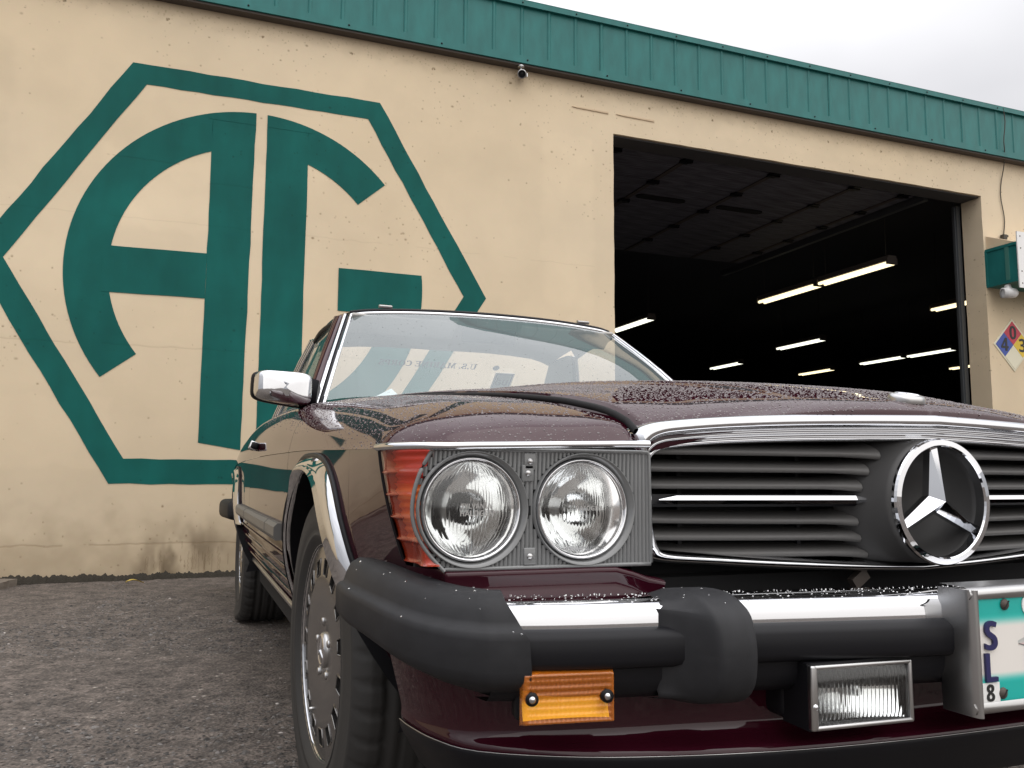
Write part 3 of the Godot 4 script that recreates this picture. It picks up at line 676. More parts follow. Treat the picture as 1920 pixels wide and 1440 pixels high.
func car() -> void:
	var c := thing("parked_car", "wet dark maroon roadster with round twin headlights, parked nose out", "car")
	var P: Material = M["maroon paint"]; var CH: Material = M["chrome"]
	# ---- bonnet
	nb()
	for m in 2:
		mir = m == 1
		var rows := []
		for i in 52:
			var r := PackedVector3Array(); var s := pow((i - 1) / 50.0, 1.45) if i > 0 else 0.0
			for j in 61:
				var f := j / 60.0
				var zf := 0.788 - 0.046 * pow(f, 1.5); var zr := -0.60 - 0.17 * f * f
				var z := lerpf(zf, zr, s); var x := f * (tab(TSX, z) - 0.004)
				var y := hood_y(f, x, z)
				y += 0.007 * smoothstep(0.72, 0.97, f) * smoothstep(0.745, 0.62, z)
				if j == 60: y -= 0.05; x += 0.001
				if i == 0: y -= 0.016; z -= 0.006
				r.append(V(-x, y, z))
			rows.append(r)
		grid(rows, 0, true)
	mir = false
	var hood := done("bonnet", P, c); wet(hood, 36000, 0.0006, 0.0021, 0.3)
	for m in 2:
		mir = m == 1
		nb(); var sl := []
		for i in 61:
			var z := lerpf(0.735, -0.80, i / 60.0); var r := lerpf(0.0058, 0.003, i / 60.0); var q := V(-(tab(TSX, z) + 0.0045), tab(TSY, z) + 0.0005, z)
			sl.append(ring(q, Basis(V(1, 0, 0), V(0, 1, 0), V(0, 0, 1)), r, 8))
		grid(sl, 0, true, true); done("bonnet_gap_line", M["matt black"], c)  # black tube added to draw the shaded shut-line gap as dark
	mir = false
	# badge
	var bd := Basis(V(1, 0, 0), V(0, 0.255, 0.967), V(0, -0.967, 0.255)) # z axis is the disc's normal after the turn below
	bd = Basis(V(1, 0, 0), -PI / 2 + 0.235); var bo := V(0, 0.7925, 0.742)
	nb(); lathe([[0.0, 0.0065], [0.023, 0.006], [0.0265, 0.004], [0.028, 0.0], [0.028, -0.006]], bo, bd, 32); done("bonnet_badge", M["satin metal"], c)
	nb(); lathe([[0.0185, 0.0068], [0.0195, 0.0074], [0.0205, 0.0066]], bo, bd, 32); star(bo + bd.z * 0.0062, bd, 0.018, 0.003, 0.0022); done("badge_star", CH, c.get_node("bonnet_badge"))
	# ---- wings, doors and rear quarters: upper skins from shut line or belt line to the crease
	var g := [0.0, 0.02, 0.28, 0.55, 0.79, 0.93, 1.0]; var fy := [0.90, 1.0, 0.985, 0.905, 0.70, 0.395, 0.0]
	var segs := [["front_wing", [0.752, 0.745, 0.727, 0.70, 0.669, 0.62, 0.56, 0.48, 0.38, 0.26, 0.12, 0.0, -0.14, -0.28, -0.378]],
		["door", [-0.382, -0.5, -0.65, -0.8, -1.0, -1.2, -1.38, -1.496]], ["rear_quarter", [-1.50, -1.7, -2.0, -2.3, -2.6, -2.9, -3.15, -3.35, -3.45]]]
	for m in 2:
		mir = m == 1
		for sg in segs:
			nb(); var rows := []
			for z in sg[1]:
				var r := PackedVector3Array(); var xs := tab(TSX, z); var w := tab(TW, z); var ys := tab(TSY, z); var yc := tab(TC, z)
				var fr := smoothstep(0.60, 0.75, z)
				for j in 7:
					var x: float = lerpf(xs + 0.012, w, g[j])
					var y: float = lerpf(yc, ys, fy[j]) - [0.0, 0.007, 0.002, 0.0, 0.0, 0.0, 0.0][j] * smoothstep(0.74, 0.66, z) if j > 0 else ys - 0.045
					if z > 0.75: y = minf(y, 0.7035); 
					var zz: float = z - fr * [0, 0, 0.001, 0.004, 0.016, 0.045, 0.085][j]
					if j == 6: x = tab(TW, zz)
					r.append(V(-x, y, zz))
				rows.append(r)
			grid(refine(rows, 5, 3), 0, true)
			# flank below the crease
			var zs: Array = []
			if sg[0] == "front_wing":
				flank([0.665, 0.60, 0.54, 0.48, 0.44, 0.411], 0.40, 0.40)
				arch_flank(0.0, 0.41, 0.375, 2.4)
			elif sg[0] == "door": flank([-0.4105, -0.6, -0.8, -1.0, -1.2, -1.38, -1.496], 0.315, 0.315)
			else:
				flank([-1.50, -1.7, -1.9, -2.044], 0.315, 0.315); arch_flank(-2.455, 0.41, 0.375, 2.4); flank([-2.866, -3.0, -3.2, -3.35, -3.45], 0.40, 0.42)
			var o := done(sg[0], P, c)
			if sg[0] == "front_wing": wet(o, 24000, 0.0005, 0.0018, 0.3)
			elif sg[0] == "door": wet(o, 9000, 0.0008, 0.002, 0.3)
		# sliver between wheel arch and door
		nb(); flank([-0.378, -0.39, -0.4105], 0.315, 0.315); done("wing_tail", P, c)
		# sill with its pale pinch edge
		nb(); var sp := PackedVector3Array()
		for i in 16: sp.append(side(0.312, lerpf(-0.40, -2.06, i / 15.0)) + V(0.004, 0, 0))
		strip(sp, V(1, 0, 0), V(0, 1, 0), rsec(0.022, 0.016, 0.005)); done("sill_strip", M["satin metal"], c)
		nb(); var sk := []
		for i in 12:
			var z := lerpf(-0.40, -2.06, i / 11.0); sk.append(PackedVector3Array([side(0.315, z) + V(0.01, 0, 0), side(0.315, z) + V(0.05, -0.05, 0), side(0.315, z) + V(0.16, -0.12, 0)]))
		grid(sk, 0, true); done("sill", M["black trim"], c)
		# rubbing strips, ribs of the lower cladding
		for e in [[-0.425, -0.66], [-0.672, -1.49], [-1.505, -2.03]]:
			nb(); var rp := PackedVector3Array()
			for i in 8: rp.append(side(0.525, lerpf(e[0], e[1], i / 7.0)) + V(-0.008, 0, 0))
			strip(rp, V(1, 0, 0), V(0, 1, 0), [[0.012, 0.021], [-0.004, 0.021], [-0.013, 0.012], [-0.013, -0.010], [-0.008, -0.021], [0.012, -0.021]], -1); done("rub_strip", M["strip rubber"], c)
		for k in 4:
			nb(); var rp := PackedVector3Array()
			for i in 16: rp.append(side(0.47 - 0.036 * k, lerpf(-0.425, -2.03, i / 15.0)))
			strip(rp, V(1, 0, 0), V(0, 1, 0), [[0.004, 0.007], [-0.005, 0.003], [-0.005, -0.003], [0.004, -0.007]], -1); done("cladding_rib", P, c)
		# polished wheel arch trims with a black seam, liners
		for zc in [0.0, -2.455]:
			var ai := arch_pts(zc, 0.412, 0.377, 2.4, 0.32); var ao := arch_pts(zc, 0.452, 0.405, 2.7, 0.32)
			nb(); var r0 := PackedVector3Array(); var r1 := PackedVector3Array(); var r2 := PackedVector3Array(); var r3 := PackedVector3Array(); var r4 := PackedVector3Array()
			var bl := PackedVector3Array()
			for i in ai.size():
				if i < ai.size() / 2: ai[i][0] = maxf(ai[i][0], 0.46); ao[i][0] = maxf(ao[i][0], 0.46)
				var fl := 1.0 - smoothstep(0.52, 0.72, float(i) / (ai.size() - 1)); var q := side(ai[i][0], ai[i][1]); var p := side(lerpf(ai[i][0], ao[i][0], maxf(fl, 0.16)), lerpf(ai[i][1], ao[i][1], maxf(fl, 0.16)))
				r0.append(p + V(0.002, 0, 0)); r1.append(p + V(-0.004, 0, 0)); r2.append(p.lerp(q, 0.5) + V(-0.016 * fl - 0.003, 0, 0)); r3.append(q + V(-0.021 * fl - 0.005, 0, 0)); r4.append(q + V(0.012, 0, 0))
				bl.append(p + V(-0.002, 0, 0))
			grid([r0, r1, r2, r3, r4], 0, true); done("wheel_arch_trim", CH, c)
			nb(); tube(bl, 0.0062, 6); done("trim_seal", M["black trim"], c)
			nb(); ai = arch_pts(zc, 0.412, 0.377, 2.4, 0.32); var l0 := PackedVector3Array(); var l1 := PackedVector3Array(); var l2 := PackedVector3Array()
			for i in ai.size():
				var q := side(ai[i][0], ai[i][1]) + V(-0.021 * (1.0 - smoothstep(0.52, 0.72, float(i) / (ai.size() - 1))) - 0.0045, 0, 0)
				if i == 0 or i == ai.size() - 1: q.y = 0.26
				l0.append(q); l1.append(V(q.x + 0.045, q.y + 0.004, q.z)); l2.append(V(-0.5, q.y + 0.01, q.z))
			grid([l0, l1, l2], 0, false); done("wheel_arch_liner", M["black trim"], c)
	mir = false
	# dark cores that close the body below its skins
	nb(); box(V(0, 0.44, -1.25), V(1.50, 0.44, 1.62)); box(V(0, 0.5, -3.08), V(1.4, 0.40, 0.5)); box(V(0, 0.42, -1.4), V(0.96, 0.36, 3.4)); box(V(0, 0.40, 0.56), V(1.24, 0.24, 0.26)); done("underbody", M["matt black"], c)
	nb(); box(V(0, 0.60, 0.30), V(0.90, 0.22, 0.70)); done("radiator", M["matt black"], c)
	front_end(c)
	greenhouse(c)
	wheels(c)
	flush_drops("rain_drops", drop_paint(), c)
	for o in c.find_children("*", "MeshInstance3D", true, false):
		if o.has_meta("wet_rubber"): wet(o, 1100, 0.0008, 0.0022, 0.35)
		if o.has_meta("wet_chrome"): wet(o, 6000, 0.0006, 0.0017, 0.6)
	var wd := mk("clear water", Color(0.98, 0.98, 0.98, 0.0), 0.0); wd.refraction_enabled = true; wd.refraction_scale = 0.033
	flush_drops("rain_drops_on_bumper", wd, c)
	wet(c.get_node("windscreen/glass"), 900, 0.0007, 0.0019, 0.2, -3); flush_drops("windscreen_rain_drops", drop_glass(), c)
	c.get_node("rain_drops_on_bumper").name = "bumper_rain_drops"
func drop_glass() -> Material:
	var m := mk("water on glass", lin(0.10, 0.11, 0.11), 0.03); return m
func drop_paint() -> Material:
	var m := mk("water on paint", lin(0.105, 0.082, 0.085), 0.06); m.metallic_specular = 0.6; return m
func flank(zs: Array, y0: float, y1: float) -> void:
	var rows := []
	for i in zs.size():
		var r := PackedVector3Array(); var z: float = zs[i]; var yc := tab(TC, z); var yb := lerpf(y0, y1, float(i) / (zs.size() - 1))
		for j in 17: r.append(side(lerpf(yc, yb, j / 16.0), z))
		rows.append(r)
	grid(rows, 1, true)
func arch_flank(zc: float, a: float, h: float, e: float) -> void:
	var rows := []
	for i in 37:
		var t := PI * i / 36.0; var dz := a * signf(cos(t)) * pow(absf(cos(t)), 0.75)
		var yb := arch_y(dz, a, h, e); var z := zc + dz; var yc := tab(TC, z); var r := PackedVector3Array()
		for j in 13: r.append(side(lerpf(yc, yb, j / 12.0), z))
		rows.append(r)
	grid(rows, 1, true)
func star(o: Vector3, b: Basis, r: float, rv: float, hgt: float, tip := 0.10) -> void:   # three pointed star with ridged arms
	var top := o + b.z * hgt
	var pts := []
	for k in 3:
		var a := PI / 2 + TAU * k / 3
		var d := b * Vector3(cos(a), sin(a), 0); var s := b * Vector3(-sin(a), cos(a), 0)
		var a2 := a + PI / 3; var v := b * Vector3(cos(a2), sin(a2), 0)
		pts.append([o + d * r - s * r * tip * 0.5, o + d * r + s * r * tip * 0.5, o + v * rv, o + d * r + b.z * hgt * 0.35])
	for k in 3:
		var p: Array = pts[k]; var pv: Array = pts[(k + 2) % 3]
		tri(pv[2], top, p[0], -1); tri(p[0], top, p[3], -1); tri(p[3], top, p[1], -1); tri(p[1], top, p[2], -1); tri(p[0], p[3], p[1], -1)
		var dn := -b.z * hgt * 0.7
		quad(pv[2], p[0], p[0] + dn, pv[2] + dn); quad(p[0], p[1], p[1] + dn, p[0] + dn); quad(p[1], p[2], p[2] + dn, p[1] + dn)

func front_end(c: Node3D) -> void:
	var P: Material = M["maroon paint"]; var CH: Material = M["chrome"]; var BR: Material = M["bumper rubber"]
	for m in 2:
		mir = m == 1
		var sx := 1.0 if m == 0 else -1.0
		# bright strip along the wing's front lip
		nb(); var pa := PackedVector3Array(); var pin := PackedVector3Array()
		for i in 9:
			var q := plan(PI / 2 * (1.0 - i / 8.0)); pa.append(V(q.x - 0.003, 0.7005, q.y + 0.003))
		for i in range(1, 9): pa.append(V(lerpf(-0.765, -0.487, i / 8.0), lerpf(0.7010, 0.7085, i / 8.0), plan_z(lerpf(-0.765, -0.487, i / 8.0)) + 0.003))
		tube(pa, 0.0050, 8); done("lip_moulding", CH, c)
		# painted panel under the lamps, wrapping round the corner
		nb(); var rows := []
		for i in 24:
			var t := i / 23.0; var q: Vector2 = plan(PI / 2 * (1.0 - t / 0.45)) if t < 0.45 else Vector2(lerpf(-0.765, -0.462, (t - 0.45) / 0.55), 0)
			if t >= 0.45: q.y = plan_z(q.x)
			var r := PackedVector3Array(); var k := smoothstep(0.2, 0.5, t); var en := smoothstep(0.86, 1.0, t)
			for w in [[0.5475, -0.016], [0.5455, -0.005], [0.543, -0.001], [0.538, -0.003], [0.527, -0.005], [0.519, -0.005], [0.511, 0.002], [0.43, 0.0]]:
				var tp: float = tuck(w[0]) * (1.0 - k)
				r.append(V(q.x + tp, float(w[0]) - en * 0.02 * float(w[0] < 0.55), q.y + float(w[1]) * k))
			rows.append(r)
		grid(rows, 0, true); done("lamp_apron", P, c)
		# ---- ribbed smoked panel round the lamps
		var L1 := Vector2(-0.73, 0.622); var L2 := Vector2(-0.577, 0.6215); var ro := 0.0735
		var bz := group("headlight_bezel", c)
		nb(); var wd := 0.0058; var x := -0.8055
		while x < -0.483:
			var lo := 0.5475; var hi := 0.6965
			if x < L1.x:
				var xq := maxf(0.0, x + 0.806)
				lo = maxf(lo, L1.y - 0.075 * sqrt(xq / 0.040)); hi = minf(hi, L1.y + 0.075 * sqrt(xq / 0.024))
			var spans := [[lo, hi]]
			for L in [L1, L2]:
				var dx := absf(x + wd / 2 - L.x)
				if dx < ro:
					var hh := sqrt(ro * ro - dx * dx); var nx := []
					for s in spans:
						if s[0] < L.y - hh: nx.append([s[0], minf(s[1], L.y - hh)])
						if s[1] > L.y + hh: nx.append([maxf(s[0], L.y + hh), s[1]])
					spans = nx
			for s in spans:
				if s[1] - s[0] < 0.002: continue
				var rr := []
				for k in 5:
					var a := PI * k / 4.0; var px := x + wd * (0.5 - 0.5 * cos(a)); var pz := lamp_z(px) - 0.011 + 0.0032 * sin(a)
					rr.append(PackedVector3Array([V(px, s[0], pz), V(px, s[1], pz)]))
				grid(rr, 0, true)
			x += wd
		done("ribbed_panel", M["smoked ribbed plastic"], bz).set_meta("kind", "stuff")
		nb(); var fr := PackedVector3Array()
		for i in 13: fr.append(V(lerpf(-0.782, -0.484, i / 12.0), 0.6975, lamp_z(lerpf(-0.782, -0.484, i / 12.0)) - 0.008))
		fr.append(V(-0.4815, 0.694, 0.757)); fr.append(V(-0.4795, 0.55, 0.757))
		for i in 13: fr.append(V(lerpf(-0.481, -0.767, i / 12.0), 0.5480, lamp_z(lerpf(-0.481, -0.767, i / 12.0)) - 0.008))
		tube(fr, 0.003, 6); done("frame_edge", M["smoked ribbed plastic"], bz)
		nb()
		var arc_p := PackedVector3Array()
		for i in 25:
			var ay := lerpf(0.697, 0.5465, i / 24.0); arc_p.append(V(sig_x(ay), ay, lamp_z(sig_x(ay)) - 0.004))
		tube(arc_p, 0.0028, 6); done("lens_divider", M["smoked ribbed plastic"], bz)
		for s in [Vector2(-0.655, 0.683), Vector2(-0.655, 0.562), Vector2(-0.658, 0.668)]:
			nb(); box(V(s.x, s.y, 0.752), V(0.017, 0.022, 0.006), Basis.IDENTITY, 0.002); done("screw_pad", M["smoked ribbed plastic"], bz)
			nb(); lathe([[0.0, 0.002], [0.0028, 0.002], [0.0042, 0.0]], V(s.x, s.y, 0.7555), Basis.IDENTITY, 10); done("screw", M["satin metal"], bz)
		nb(); box(V(-0.653, 0.62, 0.748), V(0.008, 0.012, 0.008)); done("adjuster_slot", M["matt black"], bz)
		nb(); box(V(-0.64, 0.622, 0.690), V(0.30, 0.152, 0.01)); done("backing", M["matt black"], bz)
		# ---- four sealed beam lamps
		for li in 2:
			var L: Vector2 = [L1, L2][li]; var zf := plan_z(L.x) - 0.008
			var h := group("headlight", c); var o := V(L.x, L.y, zf)
			nb(); lathe([[0.0722, 0.004], [0.0732, 0.0035], [0.0740, -0.004]], o, Basis.IDENTITY, 48); lathe([[0.0664, -0.014], [0.0722, 0.004]], o, Basis.IDENTITY, 48); done("lamp_surround", M["smoked ribbed plastic"], h)
			nb(); lathe([[0.0615, -0.012], [0.0620, -0.006], [0.0636, -0.0035], [0.0656, -0.005], [0.0665, -0.012]], o, Basis.IDENTITY, 48); done("retaining_ring", CH, h)
			nb(); lathe([[0.009, -0.060], [0.018, -0.057], [0.028, -0.050], [0.038, -0.040], [0.046, -0.029], [0.054, -0.017], [0.0612, -0.009]], o, Basis.IDENTITY, 40); done("reflector", M["mirror metal"], h)
			nb(); lathe([[0.0, -0.034], [0.005, -0.035], [0.007, -0.039], [0.0065, -0.048], [0.005, -0.062]], o, Basis.IDENTITY, 20); done("bulb_shield", M["satin metal"], h)
			# moulded lens: smooth front, fluted back
			nb(); var fr_ := []; var bk := []; var R := 0.0616
			for i in 21:
				var yy := R * sin(PI / 2 * (-1.0 + i / 10.0)) * 0.999; var cx := sqrt(R * R - yy * yy)
				var a := PackedVector3Array(); var b2 := PackedVector3Array()
				var band := int(floor((yy + R) / 0.0165)); var amp := 0.00105 if band % 2 == 0 else 0.0008; var per := 0.0040 if band % 2 == 0 else 0.0058
				if band == 2 or band == 5: per = 0.0048
				for j in 97:
					var xx := lerpf(-cx, cx, j / 96.0); var rr := (xx * xx + yy * yy) / (R * R)
					var zz := 0.004 - 0.011 * rr
					a.append(o + V(xx, yy, zz)); b2.append(o + V(xx, yy, zz - 0.0035 - amp * (0.5 + 0.5 * cos(TAU * xx / per)) * (1.0 - pow(rr, 6)) - (0.0009 if i % 5 == 0 else 0.0) * (1.0 - pow(rr, 6))))
				fr_.append(a); bk.append(b2)
			grid(fr_, 1); grid(bk, 2, true)
			done("lens", M["lens glass"], h)
			if m == 0:
				mir = false
				if li == 0:
					text("SYLVANIA", 0.0062, 0.0008, M["satin metal"], h, "lettering", Transform3D(Basis.IDENTITY, o + V(0.002, 0.004, 0.0042)), "Droid Sans", true)
					text("HALOGEN", 0.0070, 0.0008, M["satin metal"], h, "lettering", Transform3D(Basis.IDENTITY, o + V(0.003, -0.005, 0.0042)), "Droid Sans", true)
				else:
					text("HALOGEN", 0.0060, 0.0008, M["satin metal"], h, "lettering", Transform3D(Basis.IDENTITY, o + V(0.004, 0.001, 0.0042)), "Droid Sans", true)
					text("GENERAL ELECTRIC", 0.0042, 0.0008, M["satin metal"], h, "lettering", Transform3D(Basis(V(1, 0, 0), 0.25), o + V(0.0, -0.051, -0.0016)), "Droid Sans", true)
		# ---- wrap-round turn signal
		var ts := group("side_turn_signal", c)
		for layer in 3:
			nb(); var rws := []; var n := 61
			for i in n:
				var v := i / float(n - 1); var y := lerpf(0.6965, 0.553, v)
				var xi := sig_x(y)
				var t0 := asin(clampf((-xi - 0.765) / 0.069, 0.02, 0.97)); var r := PackedVector3Array()
				var ph := fposmod(v * 5.0, 1.0); var rib := 0.004 * exp(-pow((ph if ph < 0.5 else ph - 1.0) / 0.06, 2)) - 0.0012 * sin(PI * ph)
				if layer > 0: rib = (-0.016 if layer == 1 else -0.013) + 0.002 * sin(v * 90.0)
				if layer == 2 and (v < 0.30 or v > 0.80): continue
				for j in 15:
					var t := lerpf(t0, PI / 2, j / 14.0); var q := plan(t); var tp := tuck(y) * smoothstep(0.3, 1.2, t)
					r.append(V(q.x + tp - sin(t) * (rib - 0.003), y, q.y + cos(t) * (rib - 0.003)))
				rws.append(r)
			grid(rws, 0)
			if layer == 0: done("lens", M["orange lens"], ts)
			else: done("reflector", M["orange reflector" if layer == 2 else "red reflector"], ts)
		nb()
		var ed := PackedVector3Array()
		for i in 12:
			var y := lerpf(0.697, 0.552, i / 11.0); var tp := tuck(y); ed.append(V(-0.834 + tp, y, 0.664))
		tube(ed, 0.0022, 6); done("seal", M["black trim"], ts)
		# ---- lower bumper parts on each side
		nb(); var path := PackedVector3Array(fine(PackedVector3Array([V(-0.692, 0, 0.842), V(-0.740, 0, 0.828), V(-0.780, 0, 0.793), V(-0.806, 0, 0.747), V(-0.823, 0, 0.690), V(-0.838, 0, 0.615), V(-0.843, 0, 0.555)]), 5))
		var cs := []
		for i in path.size():
			var k := i / float(path.size() - 1); var tg := (path[mini(i + 1, path.size() - 1)] - path[maxi(i - 1, 0)]).normalized(); var nn := V(tg.z, 0, -tg.x)
			if nn.z < 0 and i < 3: nn = -nn
			if nn.x > 0: nn = -nn
			var r := PackedVector3Array(); var sl := 0.030 * (1.0 - smoothstep(0.0, 0.22, k))
			for w in [[-0.070, 0.520, 0.018], [-0.030, 0.529, 0.018], [-0.010, 0.5285, 0.020], [0.004, 0.521, 0.021], [0.011, 0.509, 0.022], [0.0145, 0.499, 0.023], [0.0165, 0.493, 0.024], [0.0235, 0.4905, 0.025], [0.0275, 0.4865, 0.026], [0.0288, 0.479, 0.028], [0.0280, 0.445, 0.036], [0.0255, 0.434, 0.040], [0.019, 0.4275, 0.043], [0.002, 0.418, 0.048], [-0.05, 0.400, 0.050]]:
				var yy: float = w[1] + w[2] * smoothstep(0.1, 1.0, k)
				var back := clampf((yy - 0.475) / 0.05, 0, 1) * sl
				r.append(path[i] + nn * (float(w[0]) * lerpf(1.0, 0.85, smoothstep(0.8, 1.0, k))) + V(-back, yy, -back * 0.2))
			cs.append(r)
		grid(cs, 0, true)
		for e in [0, cs.size() - 1]:
			for j in range(1, 14): tri(cs[e][0], cs[e][j], cs[e][j + 1], -1)
		done("bumper_end_cap", BR, c).set_meta("wet_rubber", 1)
		# over-rider
		nb(); var gr := []; var cx0 := -0.487
		for pr in [[0.519, -0.095, 0.068], [0.530, -0.078, 0.070], [0.5345, -0.038, 0.071], [0.532, -0.008, 0.072], [0.521, 0.018, 0.072], [0.503, 0.036, 0.072], [0.480, 0.045, 0.072], [0.455, 0.047, 0.072], [0.430, 0.043, 0.071], [0.412, 0.030, 0.070], [0.400, 0.005, 0.068], [0.392, -0.04, 0.066]]:
			var r := PackedVector3Array()
			for cc in [[-1.0, -0.03], [-0.95, 0.08], [-0.75, 0.18], [-0.5, 0.40], [-0.28, 0.76], [-0.19, 0.93], [-0.12, 0.995], [-0.04, 1.01], [0.25, 1.03], [0.54, 1.01], [0.63, 0.97], [0.72, 0.80], [0.85, 0.35], [1.0, -0.03]]:
				var px: float = cx0 + float(cc[0]) * float(pr[2]) * 0.79; var base := zb(px) + minf(float(pr[1]), 0.0) - 0.004
				r.append(V(px, float(pr[0]) - maxf(0, float(pr[0]) - 0.5) * 0.22 - (1.0 - minf(cc[1], 1.0)) * (0.012 if pr[0] > 0.515 else -0.006), base + maxf(float(pr[1]) + 0.012, 0.012) * float(cc[1])))
			gr.append(r)
		grid(refine(gr, 2, 3), 0); done("bumper_guard", BR, c).set_meta("wet_rubber", 1)
		# amber lamp
		var am := group("amber_marker_lamp", c); var ao := V(-0.653, 0.4145, 0.862); var ab := Basis(V(0, 1, 0), 0.16 * -1.0)
		nb(); box(ao + ab * V(0, 0, -0.030), V(0.112, 0.062, 0.03), ab, 0.006); done("housing", M["black trim"], am)
		nb(); var ar := []
		for i in 13:
			var r := PackedVector3Array()
			for j in 17:
				var u := (j - 8) / 8.0; var v := (i - 6) / 6.0; r.append(ao + ab * V(u * 0.051, v * 0.026, -0.0135 + 0.013 * (0.4 * u * u + 0.6 * v * v)))
			ar.append(r)
		grid(ar, 0, true); done("reflector", M["amber reflector"], am)
		nb(); var lr := []
		for i in 33:
			var r := PackedVector3Array(); var v := i / 32.0
			for j in 73:
				var u := j / 72.0; var e := minf(minf(u, 1 - u) * 2.0, minf(v, 1 - v) * 1.1) * 9.0
				var inn := clampf(e - 0.6, 0, 1)
				var zz := 0.014 * smoothstep(0.0, 0.5, e) + inn * (-0.003 + 0.0016 * sin(u * TAU * 20.0) + 0.0022 * absf(sin((v + 0.05 * (u - 0.5) * (u - 0.5)) * PI * 8.0)))
				r.append(ao + ab * V((u - 0.5) * 0.110, (0.5 - v) * 0.060, zz))
			lr.append(r)
		grid(lr, 0); done("lens", M["amber lens"], am)
		for s in [-0.044, 0.044]:
			nb(); lathe([[0.0, 0.0005], [0.0035, 0.0], [0.0042, -0.002]], ao + ab * V(s, 0.001, 0.0175), ab, 12); done("screw", CH, am)
			nb(); lathe([[0.0042, -0.0005], [0.0075, -0.001], [0.0078, -0.008]], ao + ab * V(s, 0.001, 0.0165), ab, 14); done("screw_collar", M["black trim"], am)
		# fog lamp
		var fg := group("fog_lamp", c); var fo := V(-0.290, 0.403, 0.930); var fb := Basis(V(0, 1, 0), -0.05)
		nb(); box(fo + fb * V(-0.004, 0.0, -0.071), V(0.150, 0.076, 0.055), fb, 0.012)
		for q in [[0, 0.037, 0.150, 0.005], [0, -0.037, 0.150, 0.005], [-0.0735, 0, 0.005, 0.078], [0.0735, 0, 0.005, 0.078]]: box(fo + fb * V(q[0], q[1], -0.026), V(q[2], q[3], 0.050), fb)
		done("housing", M["black trim"], fg)
		nb()
		for q in [[0, 0.035, 0.147, 0.006], [0, -0.035, 0.147, 0.006], [-0.071, 0, 0.010, 0.076], [0.0715, 0, 0.006, 0.076]]: box(fo + fb * V(q[0], q[1], 0.002), V(q[2], q[3], 0.010), fb, 0.003)
		done("rim", M["satin metal"], fg)
		nb(); lr = []
		for i in 17:
			var r := PackedVector3Array()
			for j in 17:
				var u := (j - 8) / 8.0; var v := (i - 8) / 8.0
				r.append(fo + fb * V(u * 0.067, v * 0.033, -0.038 + 0.032 * (0.5 * u * u + 0.5 * v * v)))
			lr.append(r)
		grid(lr, 0, true); done("reflector", M["mirror metal"], fg)
		nb(); lathe([[0.0, 0.0], [0.008, -0.003], [0.010, -0.02]], fo + fb * V(0.006, 0.0, -0.016), fb, 14); done("bulb_shield", M["satin metal"], fg)
		nb(); lr = []; var lb := []
		for i in 7:
			var r := PackedVector3Array(); var r2 := PackedVector3Array()
			for j in 139:
				var u := j / 138.0; var v := i / 6.0
				r.append(fo + fb * V((u - 0.5) * 0.137, (v - 0.5) * 0.066, 0.005 - 0.004 * pow(2 * v - 1, 4)))
				r2.append(fo + fb * V((u - 0.5) * 0.137, (v - 0.5) * 0.066, 0.0015 - 0.004 * pow(2 * v - 1, 4) - 0.00038 * cos(u * TAU * 23.0)))
			lr.append(r); lb.append(r2)
		grid(lr, 1, true); grid(lb, 2); done("lens", M["lens glass"], fg)
		nb(); lathe([[0.0, 0.001], [0.003, 0.0005], [0.004, -0.001]], fo + fb * V(-0.071, -0.010, 0.008), fb, 10); done("screw", CH, fg)
	mir = false
	# ---- bumper bar: chrome, rubber, lower beam
	var xs := []
	for i in 61: xs.append(lerpf(-0.735, 0.735, i / 60.0))
	var mkbar := func(sec: Array, k: float) -> void:
		var rows := []
		for x in xs:
			var r := PackedVector3Array()
			for s in sec: r.append(V(x, s[0], zb(x * k) + float(s[1])))
			rows.append(r)
		grid(rows, 0, true)
	nb(); mkbar.call([[0.490, -0.10], [0.511, -0.099], [0.5155, -0.092], [0.5175, -0.055], [0.5170, -0.022], [0.5155, -0.012], [0.511, -0.004], [0.503, 0.0], [0.486, 0.0]], 1.0); done("chrome_bumper", CH, c).set_meta("wet_chrome", 1)
	nb(); mkbar.call([[0.4885, -0.01], [0.4882, 0.004], [0.485, 0.0095], [0.481, 0.0145], [0.477, 0.0170], [0.453, 0.0165], [0.4465, 0.014], [0.4430, 0.008], [0.4415, -0.012]], 1.0); done("bumper_rub_strip", M["black trim"], c)
	nb(); mkbar.call([[0.4435, 0.002], [0.428, 0.001], [0.415, -0.004], [0.405, -0.016], [0.400, -0.06]], 1.0); done("bumper_lower_beam", M["black trim"], c)
	# ---- painted valance, black lip
	var lip := [[-0.776, 0.585], [-0.772, 0.625], [-0.757, 0.690], [-0.72, 0.755], [-0.61, 0.818], [-0.48, 0.858], [-0.34, 0.884], [-0.18, 0.898], [0.0, 0.902]]
	var full := []
	for q in lip: full.append(q)
	for i in range(lip.size() - 2, -1, -1): full.append([-lip[i][0], lip[i][1]])
	var vr := []; var lr2 := []
	for q in full:
		var r := PackedVector3Array(); var d := Vector2(q[0], q[1] - 0.3).normalized()
		for s in [[0.47, -0.036, 1], [0.43, -0.038, 1], [0.39, -0.040, 1], [0.368, -0.041, 1], [0.354, -0.040, 1], [0.346, -0.034, 1], [0.3405, -0.018, 1], [0.336, -0.003, 1], [0.330, 0.0, 1]]:
			var tp: float = (float(s[0]) - 0.33) * 0.30 * smoothstep(0.70, 0.80, absf(q[0]))
			var le := 1.0 - 0.75 * smoothstep(0.50, 0.78, absf(q[0])); r.append(V(q[0] + d.x * s[1] * 0.5 * le + signf(q[0]) * tp, s[0], q[1] + float(s[1]) * d.y * le))
		vr.append(r); r = PackedVector3Array()
